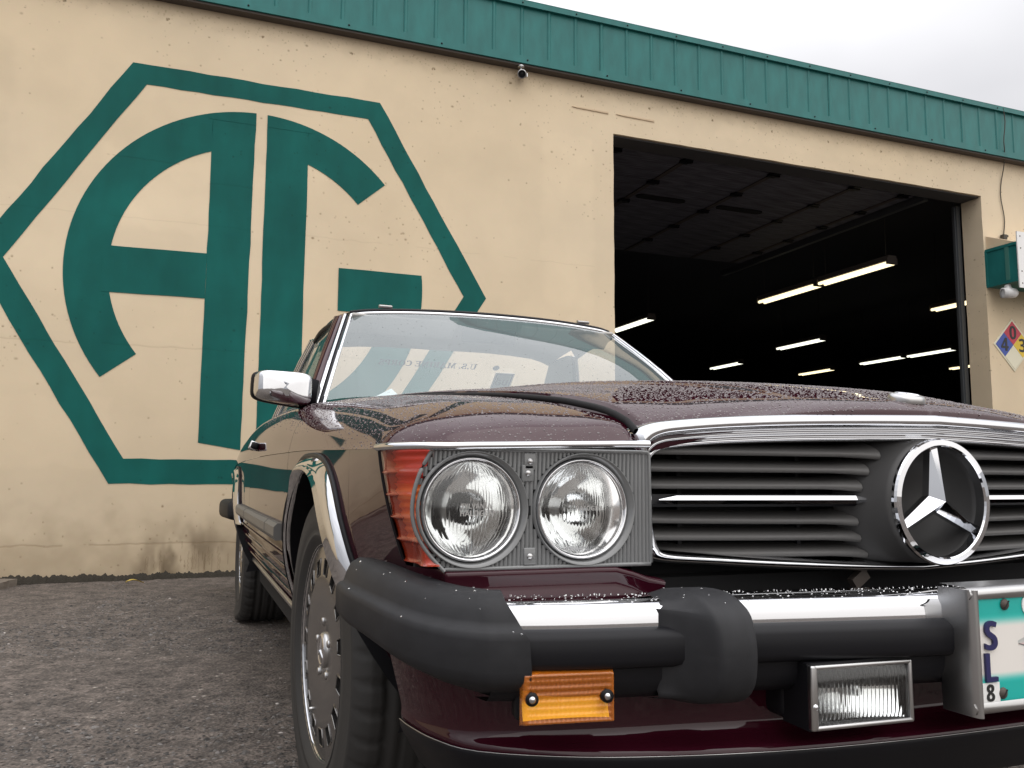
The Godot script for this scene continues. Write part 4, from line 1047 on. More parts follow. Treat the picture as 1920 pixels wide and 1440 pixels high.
		for s in [[0.330, 0.001], [0.329, 0.004], [0.318, 0.001], [0.30, -0.010], [0.275, -0.026], [0.262, -0.036], [0.258, -0.06]]: r.append(V(q[0] + d.x * s[1], s[0], q[1] + float(s[1]) * d.y))
		lr2.append(r)
	nb(); grid(refine(vr, 2, 4), 0); done("front_valance", P, c)
	nb(); grid(refine(lr2, 2, 4), 0); done("valance_lip", M["black trim"], c)
	nb(); var hl := PackedVector3Array()
	for r in refine(lr2, 1, 4): hl.append(r[1] + V(0, 0.0015, 0))
	tube(hl, 0.0007, 5); done("lip_highlight", M["satin metal"], c)  # fine bright wire added as a drawn highlight along the lip
	grille(c)
	plate(c)

func gz(x: float, y: float) -> float: return 0.800 - 0.044 * pow(absf(x) / 0.49, 1.35) - (0.76 - y) * 0.20
func loop_pts(a: Array, n: int) -> PackedVector2Array:   # half outline (from the top middle round the left to the bottom middle) closed by its mirror image
	var p := PackedVector3Array()
	for q in a: p.append(V(q[0], q[1], 0))
	var h := PackedVector2Array()
	for q in fine(p, n): h.append(Vector2(q.x, q.y))
	var o := h.duplicate()
	for i in range(h.size() - 2, 0, -1): o.append(Vector2(-h[i].x, h[i].y))
	return o
func grille(c: Node3D) -> void:
	var CH: Material = M["chrome"]; var g := group("grille", c); var GP: Material = M["grille plastic"]
	var A := [[0.0, 0.763], [-0.12, 0.7605], [-0.25, 0.7565], [-0.36, 0.7505], [-0.44, 0.7435], [-0.470, 0.738], [-0.486, 0.729], [-0.4925, 0.714], [-0.4905, 0.67], [-0.482, 0.61], [-0.474, 0.575], [-0.466, 0.556], [-0.448, 0.5445], [-0.36, 0.538], [-0.25, 0.531], [-0.12, 0.525], [0.0, 0.521]]
	var B := [[0.0, 0.722], [-0.12, 0.7200], [-0.25, 0.7165], [-0.36, 0.7115], [-0.425, 0.7055], [-0.447, 0.7015], [-0.459, 0.694], [-0.4635, 0.682], [-0.4625, 0.65], [-0.456, 0.61], [-0.450, 0.585], [-0.443, 0.571], [-0.428, 0.561], [-0.36, 0.5555], [-0.25, 0.548], [-0.12, 0.541], [0.0, 0.537]]
	var a := loop_pts(A, 5); var b := loop_pts(B, 5); var rows := []
	var sec := [[-0.02, -0.050], [-0.01, -0.020], [0.02, -0.008], [0.10, 0.000], [0.22, 0.005], [0.36, 0.0055], [0.48, 0.002], [0.52, -0.003], [0.56, -0.012], [0.60, -0.012], [0.64, -0.006], [0.70, -0.005], [0.74, -0.010], [0.78, -0.018], [0.82, -0.019], [0.86, -0.012], [0.95, -0.012], [1.0, -0.020], [1.02, -0.045]]
	nb()
	for i in a.size() + 1:
		var p := a[i % a.size()]; var q := b[i % a.size()]; var r := PackedVector3Array()
		for s in sec:
			var w := p.lerp(q, s[0]); var tp := smoothstep(0.60, 0.70, w.y); var pl := 0.008 - 0.030 * pow(absf(float(s[0]) - 0.45) / 0.55, 3.0)
			r.append(V(w.x, w.y, gz(w.x, w.y) + lerpf(pl, float(s[1]), tp)))
		rows.append(r)
	grid(rows, 0, true); done("chrome_surround", CH, g)
	# slats: upper and lower three on each side, running into the round shroud
	var sc := Vector2(0.003, 0.630)
	for m in 2:
		mir = m == 1
		for k in [-3, -2, -1, 1, 2, 3]:
			var y0: float = 0.632 + k * 0.0243; var rr := 0.110
			var xe := -sqrt(maxf(0.0009, rr * rr - pow(y0 - sc.y, 2))) - 0.004
			var xl := -0.468 + (0.70 - y0) * 0.06
			nb(); var rows2 := []
			for i in 13:
				var x := lerpf(xl, xe, i / 12.0); var z := gz(x, y0) - 0.020; var e := smoothstep(0.86, 1.0, i / 12.0)
				var yy := y0 - 0.004 * (1.0 - pow(absf(x) / 0.45, 2)) * float(k < 0) - 0.002
				var r := PackedVector3Array()
				for s in [[0.0120, -0.040], [0.0085, -0.023], [0.0045, -0.009], [0.0008, -0.002], [-0.0030, 0.0], [-0.0068, -0.003], [-0.0068, -0.010], [0.006, -0.046]]: r.append(V(x, yy + float(s[0]) * (1.0 + e * 0.5), z + float(s[1]) + e * 0.004))
				rows2.append(r)
			grid(rows2, 0, true); done("slat", GP, g)
		nb(); var rb := []
		for i in 13:
			var x := lerpf(-0.463, -0.108, i / 12.0); var z := gz(x, 0.632) - 0.010; var r := PackedVector3Array(); var e := 1.0 if i > 0 else 0.55
			for s in [[0.008, -0.05], [0.008, -0.010], [-0.006, -0.006], [-0.010, -0.010], [-0.009, -0.05]]: r.append(V(x, 0.632 + s[0], z + s[1] - 0.004))
			rb.append(r)
		grid(rb, -1, true); done("centre_bar", M["black trim"], g)
		nb(); rb = []
		for i in 14:
			var x := lerpf(-0.447, -0.098, i / 13.0); var z := gz(x, 0.632) - 0.010; var r := PackedVector3Array(); var e := 1.0 if i > 0 and i < 13 else 0.15
			for s in [[0.0072, -0.010], [0.0062, 0.0005], [0.0, 0.004], [-0.0058, 0.0], [-0.0068, -0.010]]: r.append(V(x, 0.632 + float(s[0]) * e, z + float(s[1]) * e))
			rb.append(r)
		grid(rb, -1, true); done("centre_moulding", CH, g)
		for x in [-0.385, -0.185]:
			nb(); box(V(x, 0.628, gz(x, 0.63) - 0.078), V(0.007, 0.17, 0.03)); done("upright", M["black trim"], g)
	mir = false
	# round shroud behind the emblem, emblem ring and star
	var o := V(sc.x, sc.y, 0.797)
	nb(); var sr := []
	for k in [[0.132, -0.085], [0.124, -0.064], [0.114, -0.044], [0.106, -0.028], [0.100, -0.012], [0.0965, -0.004], [0.086, -0.002], [0.084, -0.02], [0.075, -0.05], [0.055, -0.066], [0.0, -0.07]]:
		var r := ring(o + V(0, 0, k[1]), Basis.IDENTITY, k[0], 72)
		for i in 72: r[i].y = clampf(r[i].y, 0.5385, 0.7235)
		sr.append(r)
	grid(sr, 0, true, true); done("emblem_shroud", M["shroud plastic"], g)
	var e := group("emblem", g)
	nb(); lathe([[0.0955, -0.008], [0.0955, 0.002], [0.0935, 0.0055], [0.0855, 0.0065], [0.0835, 0.004], [0.083, -0.010]], o, Basis.IDENTITY, 72, -1); star(o + V(0, 0, -0.010), Basis.IDENTITY, 0.084, 0.0165, 0.018, 0.17); S.generate_normals(); var em := S.commit()
	e.free(); put("star_emblem", em, CH, g)
	nb(); box(V(-0.10, 0.512, 0.73), V(0.03, 0.018, 0.012), Basis(V(0, 0, 1), 0.6)); done("bonnet_catch", M["rusty metal"], g)

func plate(c: Node3D) -> void:
	var p := group("number_plate", c); var z := 0.980; var w := 0.310; var h := 0.132; var yc := 0.4535
	# bracket box and bright frame
	nb()
	for q in [[-1, 0], [1, 0]]:
		var sx: float = q[0]
		var rows := []
		for k in [[0.001, 0.0], [0.005, 0.003], [0.0095, 0.0], [0.0115, -0.010], [0.0125, -0.05]]:
			var r := PackedVector3Array()
			for i in 5: r.append(V(sx * (w / 2 - 0.003 + float(k[0])), lerpf(yc - h / 2 - 0.012, yc + h / 2 + 0.008, i / 4.0), z + 0.006 + float(k[1])))
			rows.append(r)
		grid(rows, 0, sx < 0)
	for sy in [-1.0, 1.0]:
		var rows := []
		for k in [[0.0, 0.002], [0.006, 0.006], [0.012, 0.004], [0.015, -0.004], [0.016, -0.04]]:
			var r := PackedVector3Array()
			for i in 5: r.append(V(lerpf(-w / 2 - 0.01, w / 2 + 0.01, i / 4.0), yc + sy * (h / 2 - 0.004 + float(k[0])), z + float(k[1])))
			rows.append(r)
		grid(rows, 0, sy > 0)
	done("frame", M["satin metal"], p)
	# plate with its printed bands and fish
	var W := 512; var H := 256; var im := Image.create(W, H, false, Image.FORMAT_RGB8)
	for y in H:
		var v := y / float(H); var k := maxf(smoothstep(0.30, 0.16, v), smoothstep(0.70, 0.82, v))
		var col := Color(0.90, 0.885, 0.86).lerp(Color(0.02, 0.68, 0.64), k)
		for x in W: im.set_pixel(x, y, col)
	# salmon sketched in soft greys and pink
	for x in range(120, 420):
		var u := (x - 120) / 300.0; var half := 34.0 * pow(sin(PI * clampf(u * 0.9 + 0.04, 0, 1)), 0.75); var yc2 := 118.0 - 24.0 * u
		for y in range(int(yc2 - half), int(yc2 + half)):
			var q := (y - yc2) / maxf(half, 1.0)
			var col := Color(0.62, 0.64, 0.63).lerp(Color(0.86, 0.86, 0.84), clampf(q * 0.5 + 0.5, 0, 1)).lerp(Color(0.88, 0.62, 0.62), 0.5 * exp(-pow((q - 0.25) / 0.25, 2)))
			im.set_pixel(x, y, im.get_pixel(x, y).lerp(col, 0.75 * smoothstep(1.0, 0.75, absf(q))))
	for i in 22:
		for t in 3: im.set_pixel(122 + i, 118 + t + i / 3, Color(0.35, 0.36, 0.36)); 
	for t in 5:
		for s in 5: im.set_pixel(148 + t, 104 + s, Color(0.2, 0.2, 0.2))
	var pm := mk("plate print", Color.WHITE, 0.35); pm.albedo_texture = ImageTexture.create_from_image(im); pm.clearcoat_enabled = true; pm.clearcoat = 0.4
	nb(); S.set_smooth_group(-1)
	var cs := [V(-w / 2, yc - h / 2, z), V(-w / 2, yc + h / 2, z), V(w / 2, yc + h / 2, z), V(w / 2, yc - h / 2, z)]; var uv := [Vector2(0, 1), Vector2(0, 0), Vector2(1, 0), Vector2(1, 1)]
	for i in [0, 1, 2, 0, 2, 3]: S.set_uv(uv[i]); S.add_vertex(cs[i])
	done("plate", pm, p)
	nb(); box(V(0, yc, z - 0.03), V(w - 0.004, h - 0.004, 0.05)); done("bracket", M["black trim"], p)
	text("S", 0.034, 0.003, M["navy ink"], p, "letter", Transform3D(Basis.IDENTITY, V(-0.1305, yc + 0.017, z + 0.002)), "Droid Sans", true)
	text("L", 0.034, 0.003, M["navy ink"], p, "letter", Transform3D(Basis.IDENTITY, V(-0.1345, yc - 0.0215, z + 0.002)), "Droid Sans", true)
	text("0", 0.066, 0.003, M["navy ink"], p, "letter", Transform3D(Basis(V(0.75, 0, 0), V(0, 1, 0), V(0, 0, 1)), V(-0.050, yc - 0.003, z + 0.002)), "Droid Sans", true)
	text("OREGON", 0.024, 0.0012, M["white"], p, "letter", Transform3D(Basis.IDENTITY, V(0.0, yc + 0.051, z + 0.001)), "Droid Serif", true)
	text("SALMON", 0.017, 0.0012, M["white"], p, "letter", Transform3D(Basis.IDENTITY, V(-0.012, yc - 0.053, z + 0.001)), "Droid Serif", true)
	nb(); box(V(-0.1365, yc - 0.0515, z + 0.0008), V(0.034, 0.025, 0.0012)); done("sticker", M["white"], p)
	text("8", 0.020, 0.0008, M["black ink"], p, "letter", Transform3D(Basis.IDENTITY, V(-0.1355, yc - 0.0515, z + 0.0018)), "Droid Sans", true)
	for q in [Vector2(-0.103, 0.054), Vector2(-0.114, -0.053), Vector2(0.103, 0.054), Vector2(0.112, -0.053)]:
		nb(); lathe([[0.0, 0.0035], [0.004, 0.0032], [0.0068, 0.001], [0.0072, 0.0]], V(q.x, yc + q.y, z + 0.001), Basis.IDENTITY, 14); done("bolt", M["rusty metal"], p)
		nb(); box(V(q.x, yc + q.y, z + 0.0045), V(0.012, 0.0014, 0.001), Basis(V(0, 0, 1), 0.9)); done("bolt_slot", M["black ink"], p)

func greenhouse(c: Node3D) -> void:
	var P: Material = M["maroon paint"]; var CH: Material = M["chrome"]
	var bs := PackedVector3Array([V(-0.68, 0.895, -0.85), V(-0.60, 0.902, -0.775), V(-0.35, 0.912, -0.665), V(0, 0.915, -0.62), V(0.35, 0.912, -0.665), V(0.60, 0.902, -0.775), V(0.68, 0.895, -0.85)])
	var hd := PackedVector3Array([V(-0.53, 1.250, -1.28), V(-0.45, 1.2575, -1.252), V(-0.25, 1.266, -1.225), V(0, 1.269, -1.215), V(0.25, 1.266, -1.225), V(0.45, 1.2575, -1.252), V(0.53, 1.250, -1.28)])
	var mid := PackedVector3Array()
	for i in 7: mid.append(bs[i].lerp(hd[i], 0.5) + V(0, 0.010, 0.012))
	var ws := group("windscreen", c)
	nb(); grid(refine([bs, mid, hd], 4, 6), 0); var gl := done("glass", M["windscreen glass"], ws)
	nb(); tube(fine(PackedVector3Array([hd[0], hd[1], hd[2], hd[3], hd[4], hd[5], hd[6]]), 6), 0.0075, 8); done("header_moulding", CH, ws)
	nb(); var h2 := PackedVector3Array()
	for p in hd: h2.append(p + V(0, 0.012, -0.016))
	tube(fine(h2, 6), 0.008, 8); done("header_seal", M["black trim"], ws)
	for m in 2:
		mir = m == 1
		var a := bs[0]; var e := hd[0]; var u := (e - a).normalized(); var s := V(-0.94, 0, -0.34); var nn := u.cross(s).normalized()
		for q in [["inner_moulding", 0.0, 0.012, 0.010, "chrome", 0.0], ["pillar_seal", 0.011, 0.010, 0.006, "black trim", -0.004], ["outer_moulding", 0.022, 0.013, 0.012, "chrome", 0.0]]:
			nb(); var pt := PackedVector3Array()
			for i in 9: pt.append(a.lerp(e, i / 8.0) + V(0, 0.010, 0.012) * sin(PI * i / 8.0) + s * float(q[1]) + nn * float(q[5]) - u * (0.02 if i == 0 else 0.0))
			strip(pt, s, nn, rsec(q[2], q[3], 0.004), -1); done(q[0], M[q[4]], ws)
		nb(); var pt := PackedVector3Array()
		for i in 9: pt.append(a.lerp(e, i / 8.0) + V(0, 0.010, 0.012) * sin(PI * i / 8.0) + s * 0.042 + V(0, -0.004, -0.012))
		strip(pt, V(-0.5, 0, -0.86), V(-0.8, 0.2, 0.5), rsec(0.040, 0.020, 0.006)); done("pillar", P, ws)
	mir = false
	# cowl and wipers
	nb(); var cr0 := PackedVector3Array(); var cr1 := PackedVector3Array()
	for i in 7: cr0.append(bs[i] + V(0, -0.006, 0.0)); cr1.append(bs[i] + V(0, -0.03, 0.06))
	grid([fine(cr0, 4), fine(cr1, 4)], 0); done("cowl", M["black trim"], c)
	# hardtop roof
	var rf := [
		[V(-0.535, 1.262, -1.290), V(-0.45, 1.272, -1.262), V(-0.25, 1.281, -1.238), V(0, 1.283, -1.228)],
		[V(-0.552, 1.272, -1.42), V(-0.46, 1.290, -1.42), V(-0.25, 1.300, -1.42), V(0, 1.301, -1.42)],
		[V(-0.566, 1.270, -1.6), V(-0.47, 1.294, -1.6), V(-0.25, 1.304, -1.6), V(0, 1.303, -1.6)],
		[V(-0.570, 1.250, -1.8), V(-0.48, 1.280, -1.8), V(-0.25, 1.293, -1.8), V(0, 1.292, -1.8)],
		[V(-0.566, 1.222, -1.96), V(-0.48, 1.252, -1.97), V(-0.25, 1.268, -1.98), V(0, 1.268, -1.985)]]
	var full := []
	for r in rf:
		var f := PackedVector3Array(r)
		for k in [2, 1, 0]: f.append(V(-r[k].x, r[k].y, r[k].z))
		full.append(f)
	var ht := group("hardtop", c)
	nb(); grid(refine(full, 3, 5), 0, true); var ro := done("roof", P, ht); wet(ro, 9000, 0.001, 0.002, 0.3, -3)
	var lin_ := []
	for r in full:
		var f := PackedVector3Array()
		for p in r: f.append(V(p.x * 0.97, p.y - 0.018, p.z))
		lin_.append(f)
	nb(); grid(refine(lin_, 2, 3), 0); done("headlining", M["headliner"], ht)
	for m in 2:
		mir = m == 1
		# side rail and rear pillar
		nb(); grid(refine([PackedVector3Array([V(-0.535, 1.262, -1.29), V(-0.552, 1.272, -1.42), V(-0.566, 1.270, -1.6), V(-0.570, 1.250, -1.74)]), PackedVector3Array([V(-0.545, 1.240, -1.300), V(-0.568, 1.246, -1.42), V(-0.582, 1.242, -1.6), V(-0.588, 1.222, -1.74)])], 3, 2), 0); done("side_rail", P, ht)
		nb(); grid(refine([PackedVector3Array([V(-0.588, 1.222, -1.74), V(-0.622, 1.14, -1.80), V(-0.668, 1.02, -1.88), V(-0.715, 0.885, -1.97)]), PackedVector3Array([V(-0.580, 1.235, -1.82), V(-0.612, 1.15, -1.94), V(-0.655, 1.02, -2.06), V(-0.70, 0.885, -2.14)]), PackedVector3Array([V(-0.566, 1.222, -1.96), V(-0.585, 1.14, -2.07), V(-0.61, 1.02, -2.19), V(-0.645, 0.885, -2.30)])], 4, 4), 0, true); done("rear_pillar", P, ht)
		nb(); grid([PackedVector3Array([V(-0.570, 1.222, -1.74), V(-0.604, 1.14, -1.80), V(-0.65, 1.02, -1.88), V(-0.695, 0.885, -1.97)]), PackedVector3Array([V(-0.55, 1.21, -1.95), V(-0.57, 1.14, -2.05), V(-0.595, 1.02, -2.17), V(-0.63, 0.885, -2.27)])], 0); done("pillar_lining", M["headliner"], ht)
		for k in 3:
			nb(); tube(PackedVector3Array([V(-0.592 - 0.006 * k, 1.226, -1.735 - 0.022 * k), V(-0.628 - 0.006 * k, 1.14, -1.792 - 0.024 * k), V(-0.674 - 0.006 * k, 1.02, -1.872 - 0.024 * k), V(-0.722 - 0.006 * k, 0.88, -1.962 - 0.024 * k)]), 0.0075, 7); done("window_moulding", CH, ht)
		nb(); tube(fine(PackedVector3Array([V(-0.548, 1.238, -1.31), V(-0.574, 1.240, -1.44), V(-0.588, 1.236, -1.6), V(-0.594, 1.216, -1.735)]), 4), 0.009, 7); done("drip_rail", M["black trim"], ht)
		nb(); box(V(-0.405, 1.290, -1.275), V(0.05, 0.012, 0.02), Basis(V(1, 0, 0), 0.3), 0.003); done("roof_clip", M["satin metal"], ht)
		# side glass
		nb(); quad(V(-0.700, 0.885, -0.93), V(-0.575, 1.236, -1.335), V(-0.590, 1.222, -1.735), V(-0.720, 0.885, -1.955), 0); done("side_window", M["window glass"], c)
		nb(); tube(PackedVector3Array([V(-0.735, 0.877, -0.90), V(-0.748, 0.879, -1.4), V(-0.735, 0.879, -1.95)]), 0.007, 6); done("belt_moulding", CH, c)
	mir = false
	var rw := group("rear_window", c)
	nb(); var r0 := PackedVector3Array([V(-0.555, 1.212, -1.955), V(-0.47, 1.245, -1.975), V(-0.25, 1.262, -1.985), V(0, 1.262, -1.99), V(0.25, 1.262, -1.985), V(0.47, 1.245, -1.975), V(0.555, 1.212, -1.955)])
	var r1 := PackedVector3Array([V(-0.635, 0.89, -2.30), V(-0.52, 0.89, -2.35), V(-0.28, 0.89, -2.39), V(0, 0.89, -2.40), V(0.28, 0.89, -2.39), V(0.52, 0.89, -2.35), V(0.635, 0.89, -2.30)])
	grid(refine([r0, r1], 4, 3), 0); done("glass", M["window glass"], rw)
	var back := Basis(V(-1, 0, 0), V(0, 0.63, 0.777).normalized(), V(0, 0.777, -0.63).normalized())
	nb(); lathe([[0.0, 0.001], [0.017, 0.001]], V(0.318, 1.192, -2.059), back, 20); done("sticker_emblem", M["navy ink"], rw)
	text("U.S. MARINE CORPS", 0.034, 0.001, M["navy ink"], rw, "sticker_lettering", Transform3D(back, V(-0.02, 1.192, -2.058)), "Droid Serif", true)
	var fw := Basis(V(1, 0, 0), V(0, 0.63, 0.777).normalized(), V(0, -0.777, 0.63).normalized())
	nb(); box(V(0.36, 1.130, -2.09), V(0.10, 0.12, 0.002), fw); done("sticker", M["white"], rw)
	nb(); box(V(0.36, 1.130, -2.0885), V(0.084, 0.102, 0.002), fw); done("sticker_border", M["sign blue"], rw)
	nb(); box(V(0.36, 1.130, -2.087), V(0.076, 0.094, 0.002), fw); done("sticker_field", M["pale paper"], rw)
	text("GU", 0.036, 0.001, M["navy ink"], rw, "sticker_lettering", Transform3D(fw, V(0.355, 1.125, -2.0855)), "Droid Sans", true)
	# boot lid and tail
	nb(); var bl := []
	for z in [-2.31, -2.6, -2.9, -3.2, -3.42, -3.46]:
		var r := PackedVector3Array(); var y: float = tab([[-2.3, 0.882], [-2.6, 0.884], [-2.9, 0.874], [-3.2, 0.85], [-3.42, 0.80], [-3.46, 0.70]], z)
		for x in [-0.66, -0.45, -0.2, 0.0, 0.2, 0.45, 0.66]: r.append(V(x, y + 0.012 * (1.0 - x * x / 0.44), z - 0.05 * (1.0 - x * x / 0.44)))
		bl.append(r)
	grid(refine(bl, 3, 3), 0, true); done("boot_lid", P, c)
	nb(); box(V(0, 0.60, -3.46), V(1.52, 0.26, 0.04), Basis.IDENTITY, 0.015); done("tail_panel", P, c)
	nb(); box(V(0, 0.475, -3.58), V(1.60, 0.10, 0.14), Basis.IDENTITY, 0.03); done("rear_bumper", M["chrome"], c)
	for m in 2:
		mir = m == 1
		nb(); box(V(-0.80, 0.475, -3.42), V(0.11, 0.11, 0.42), Basis(V(0, 1, 0), 0.08), 0.035); done("rear_bumper_cap", M["bumper rubber"], c)
		nb(); box(V(-0.60, 0.62, -3.482), V(0.30, 0.14, 0.02), Basis.IDENTITY, 0.008); done("tail_lamp", M["orange lens"], c)
		# door handle
		nb(); box(V(-0.848, 0.768, -1.36), V(0.026, 0.024, 0.17), Basis(V(0, 0, 1), -0.35), 0.008); done("door_handle", M["black trim"], c)
		for hz in [-1.30, -1.318]:
			nb(); box(V(-0.850, 0.768, hz), V(0.030, 0.029, 0.006), Basis(V(0, 0, 1), -0.35), 0.002); done("door_handle_band", CH, c)
		# door mirror
		var mr := group("door_mirror", c); var mb := Basis(V(0, 1, 0), 0.10) * Basis(V(0, 0, 1), -0.03)
		nb(); var rows := []
		for k in [[0.0, 0.0], [0.45, 0.0008], [0.78, 0.004], [0.90, 0.009], [0.96, 0.018], [0.99, 0.034], [1.0, 0.072]]:
			var r := PackedVector3Array()
			for i in 40:
				var t := TAU * i / 40.0; var n := 5.0; var sc: float = k[0]
				var ux := signf(cos(t)) * pow(absf(cos(t)), 2.0 / n); var uy := signf(sin(t)) * pow(absf(sin(t)), 2.0 / n)
				var wy := 0.0445 * lerpf(1.0, 1.0 + 0.10 * ux, 1.0)
				r.append(V(-0.822, 0.909, -0.600) + mb * V(ux * 0.0775 * sc, uy * wy * sc - 0.004 * ux, -float(k[1])))
			rows.append(r)
		grid(rows, 0, false, true); done("chrome_shell", CH, mr)
		nb(); rows = []
		for k in [[1.0, 0.066], [1.05, 0.072], [1.06, 0.084], [1.02, 0.094], [0.0, 0.094]]:
			var r := PackedVector3Array()
			for i in 40:
				var t := TAU * i / 40.0; var sc: float = k[0]; var ux := signf(cos(t)) * pow(absf(cos(t)), 0.4); var uy := signf(sin(t)) * pow(absf(sin(t)), 0.4)
				r.append(V(-0.822, 0.909, -0.600) + mb * V(ux * 0.0775 * sc, uy * 0.0445 * (1.0 + 0.10 * ux) * sc - 0.004 * ux, -float(k[1])))
			rows.append(r)
		grid(rows, 0, false, true); done("rim", M["black trim"], mr)
		nb(); grid([PackedVector3Array([V(-0.765, 0.945, -0.650), V(-0.765, 0.870, -0.650), V(-0.765, 0.868, -0.70), V(-0.765, 0.945, -0.70), V(-0.765, 0.945, -0.650)]), PackedVector3Array([V(-0.725, 0.935, -0.665), V(-0.735, 0.862, -0.66), V(-0.735, 0.862, -0.73), V(-0.715, 0.940, -0.74), V(-0.725, 0.935, -0.665)]), PackedVector3Array([V(-0.700, 0.925, -0.80), V(-0.715, 0.868, -0.80), V(-0.71, 0.868, -0.86), V(-0.69, 0.93, -0.88), V(-0.700, 0.925, -0.80)])], 0); done("mount", M["black trim"], mr)
	mir = false
	# cabin
	nb(); box(V(0, 0.84, -0.88), V(1.30, 0.09, 0.30), Basis(V(1, 0, 0), -0.10), 0.03); box(V(0, 0.72, -1.0), V(1.3, 0.2, 0.1)); done("dashboard", M["dark leather"], c)
	nb(); box(V(0, 0.82, -2.1), V(1.28, 0.05, 0.46)); done("parcel_shelf", M["dark leather"], c)
	for x in [-0.36, 0.36]:
		nb(); box(V(x, 0.70, -1.72), V(0.50, 0.52, 0.14), Basis(V(1, 0, 0), -0.30), 0.05); box(V(x, 0.42 + 0.05, -1.50), V(0.5, 0.14, 0.5), Basis.IDENTITY, 0.05); done("seat", M["dark leather"], c)
	nb(); var rg := PackedVector3Array(); var sb := Basis(V(1, 0, 0), -0.45)
	for i in 33: rg.append(V(0.36, 0.80, -1.16) + sb * V(cos(TAU * i / 32.0) * 0.19, sin(TAU * i / 32.0) * 0.19, 0))
	tube(rg, 0.013, 8, false); box(V(0.36, 0.80, -1.16), V(0.36, 0.05, 0.02), sb); tube(PackedVector3Array([V(0.36, 0.80, -1.15), V(0.36, 0.74, -1.0)]), 0.03, 10); done("steering_wheel", M["black trim"], c)
	nb(); box(V(0, 1.205, -1.27), V(0.22, 0.055, 0.02), Basis(V(1, 0, 0), 0.2), 0.008); done("inner_mirror", M["black trim"], c)
	nb(); box(V(-0.33, 1.225, -1.295), V(0.40, 0.10, 0.012), Basis(V(1, 0, 0), 1.0), 0.004); box(V(0.33, 1.225, -1.295), V(0.40, 0.10, 0.012), Basis(V(1, 0, 0), 1.0), 0.004); done("sun_visor", M["headliner"], c)

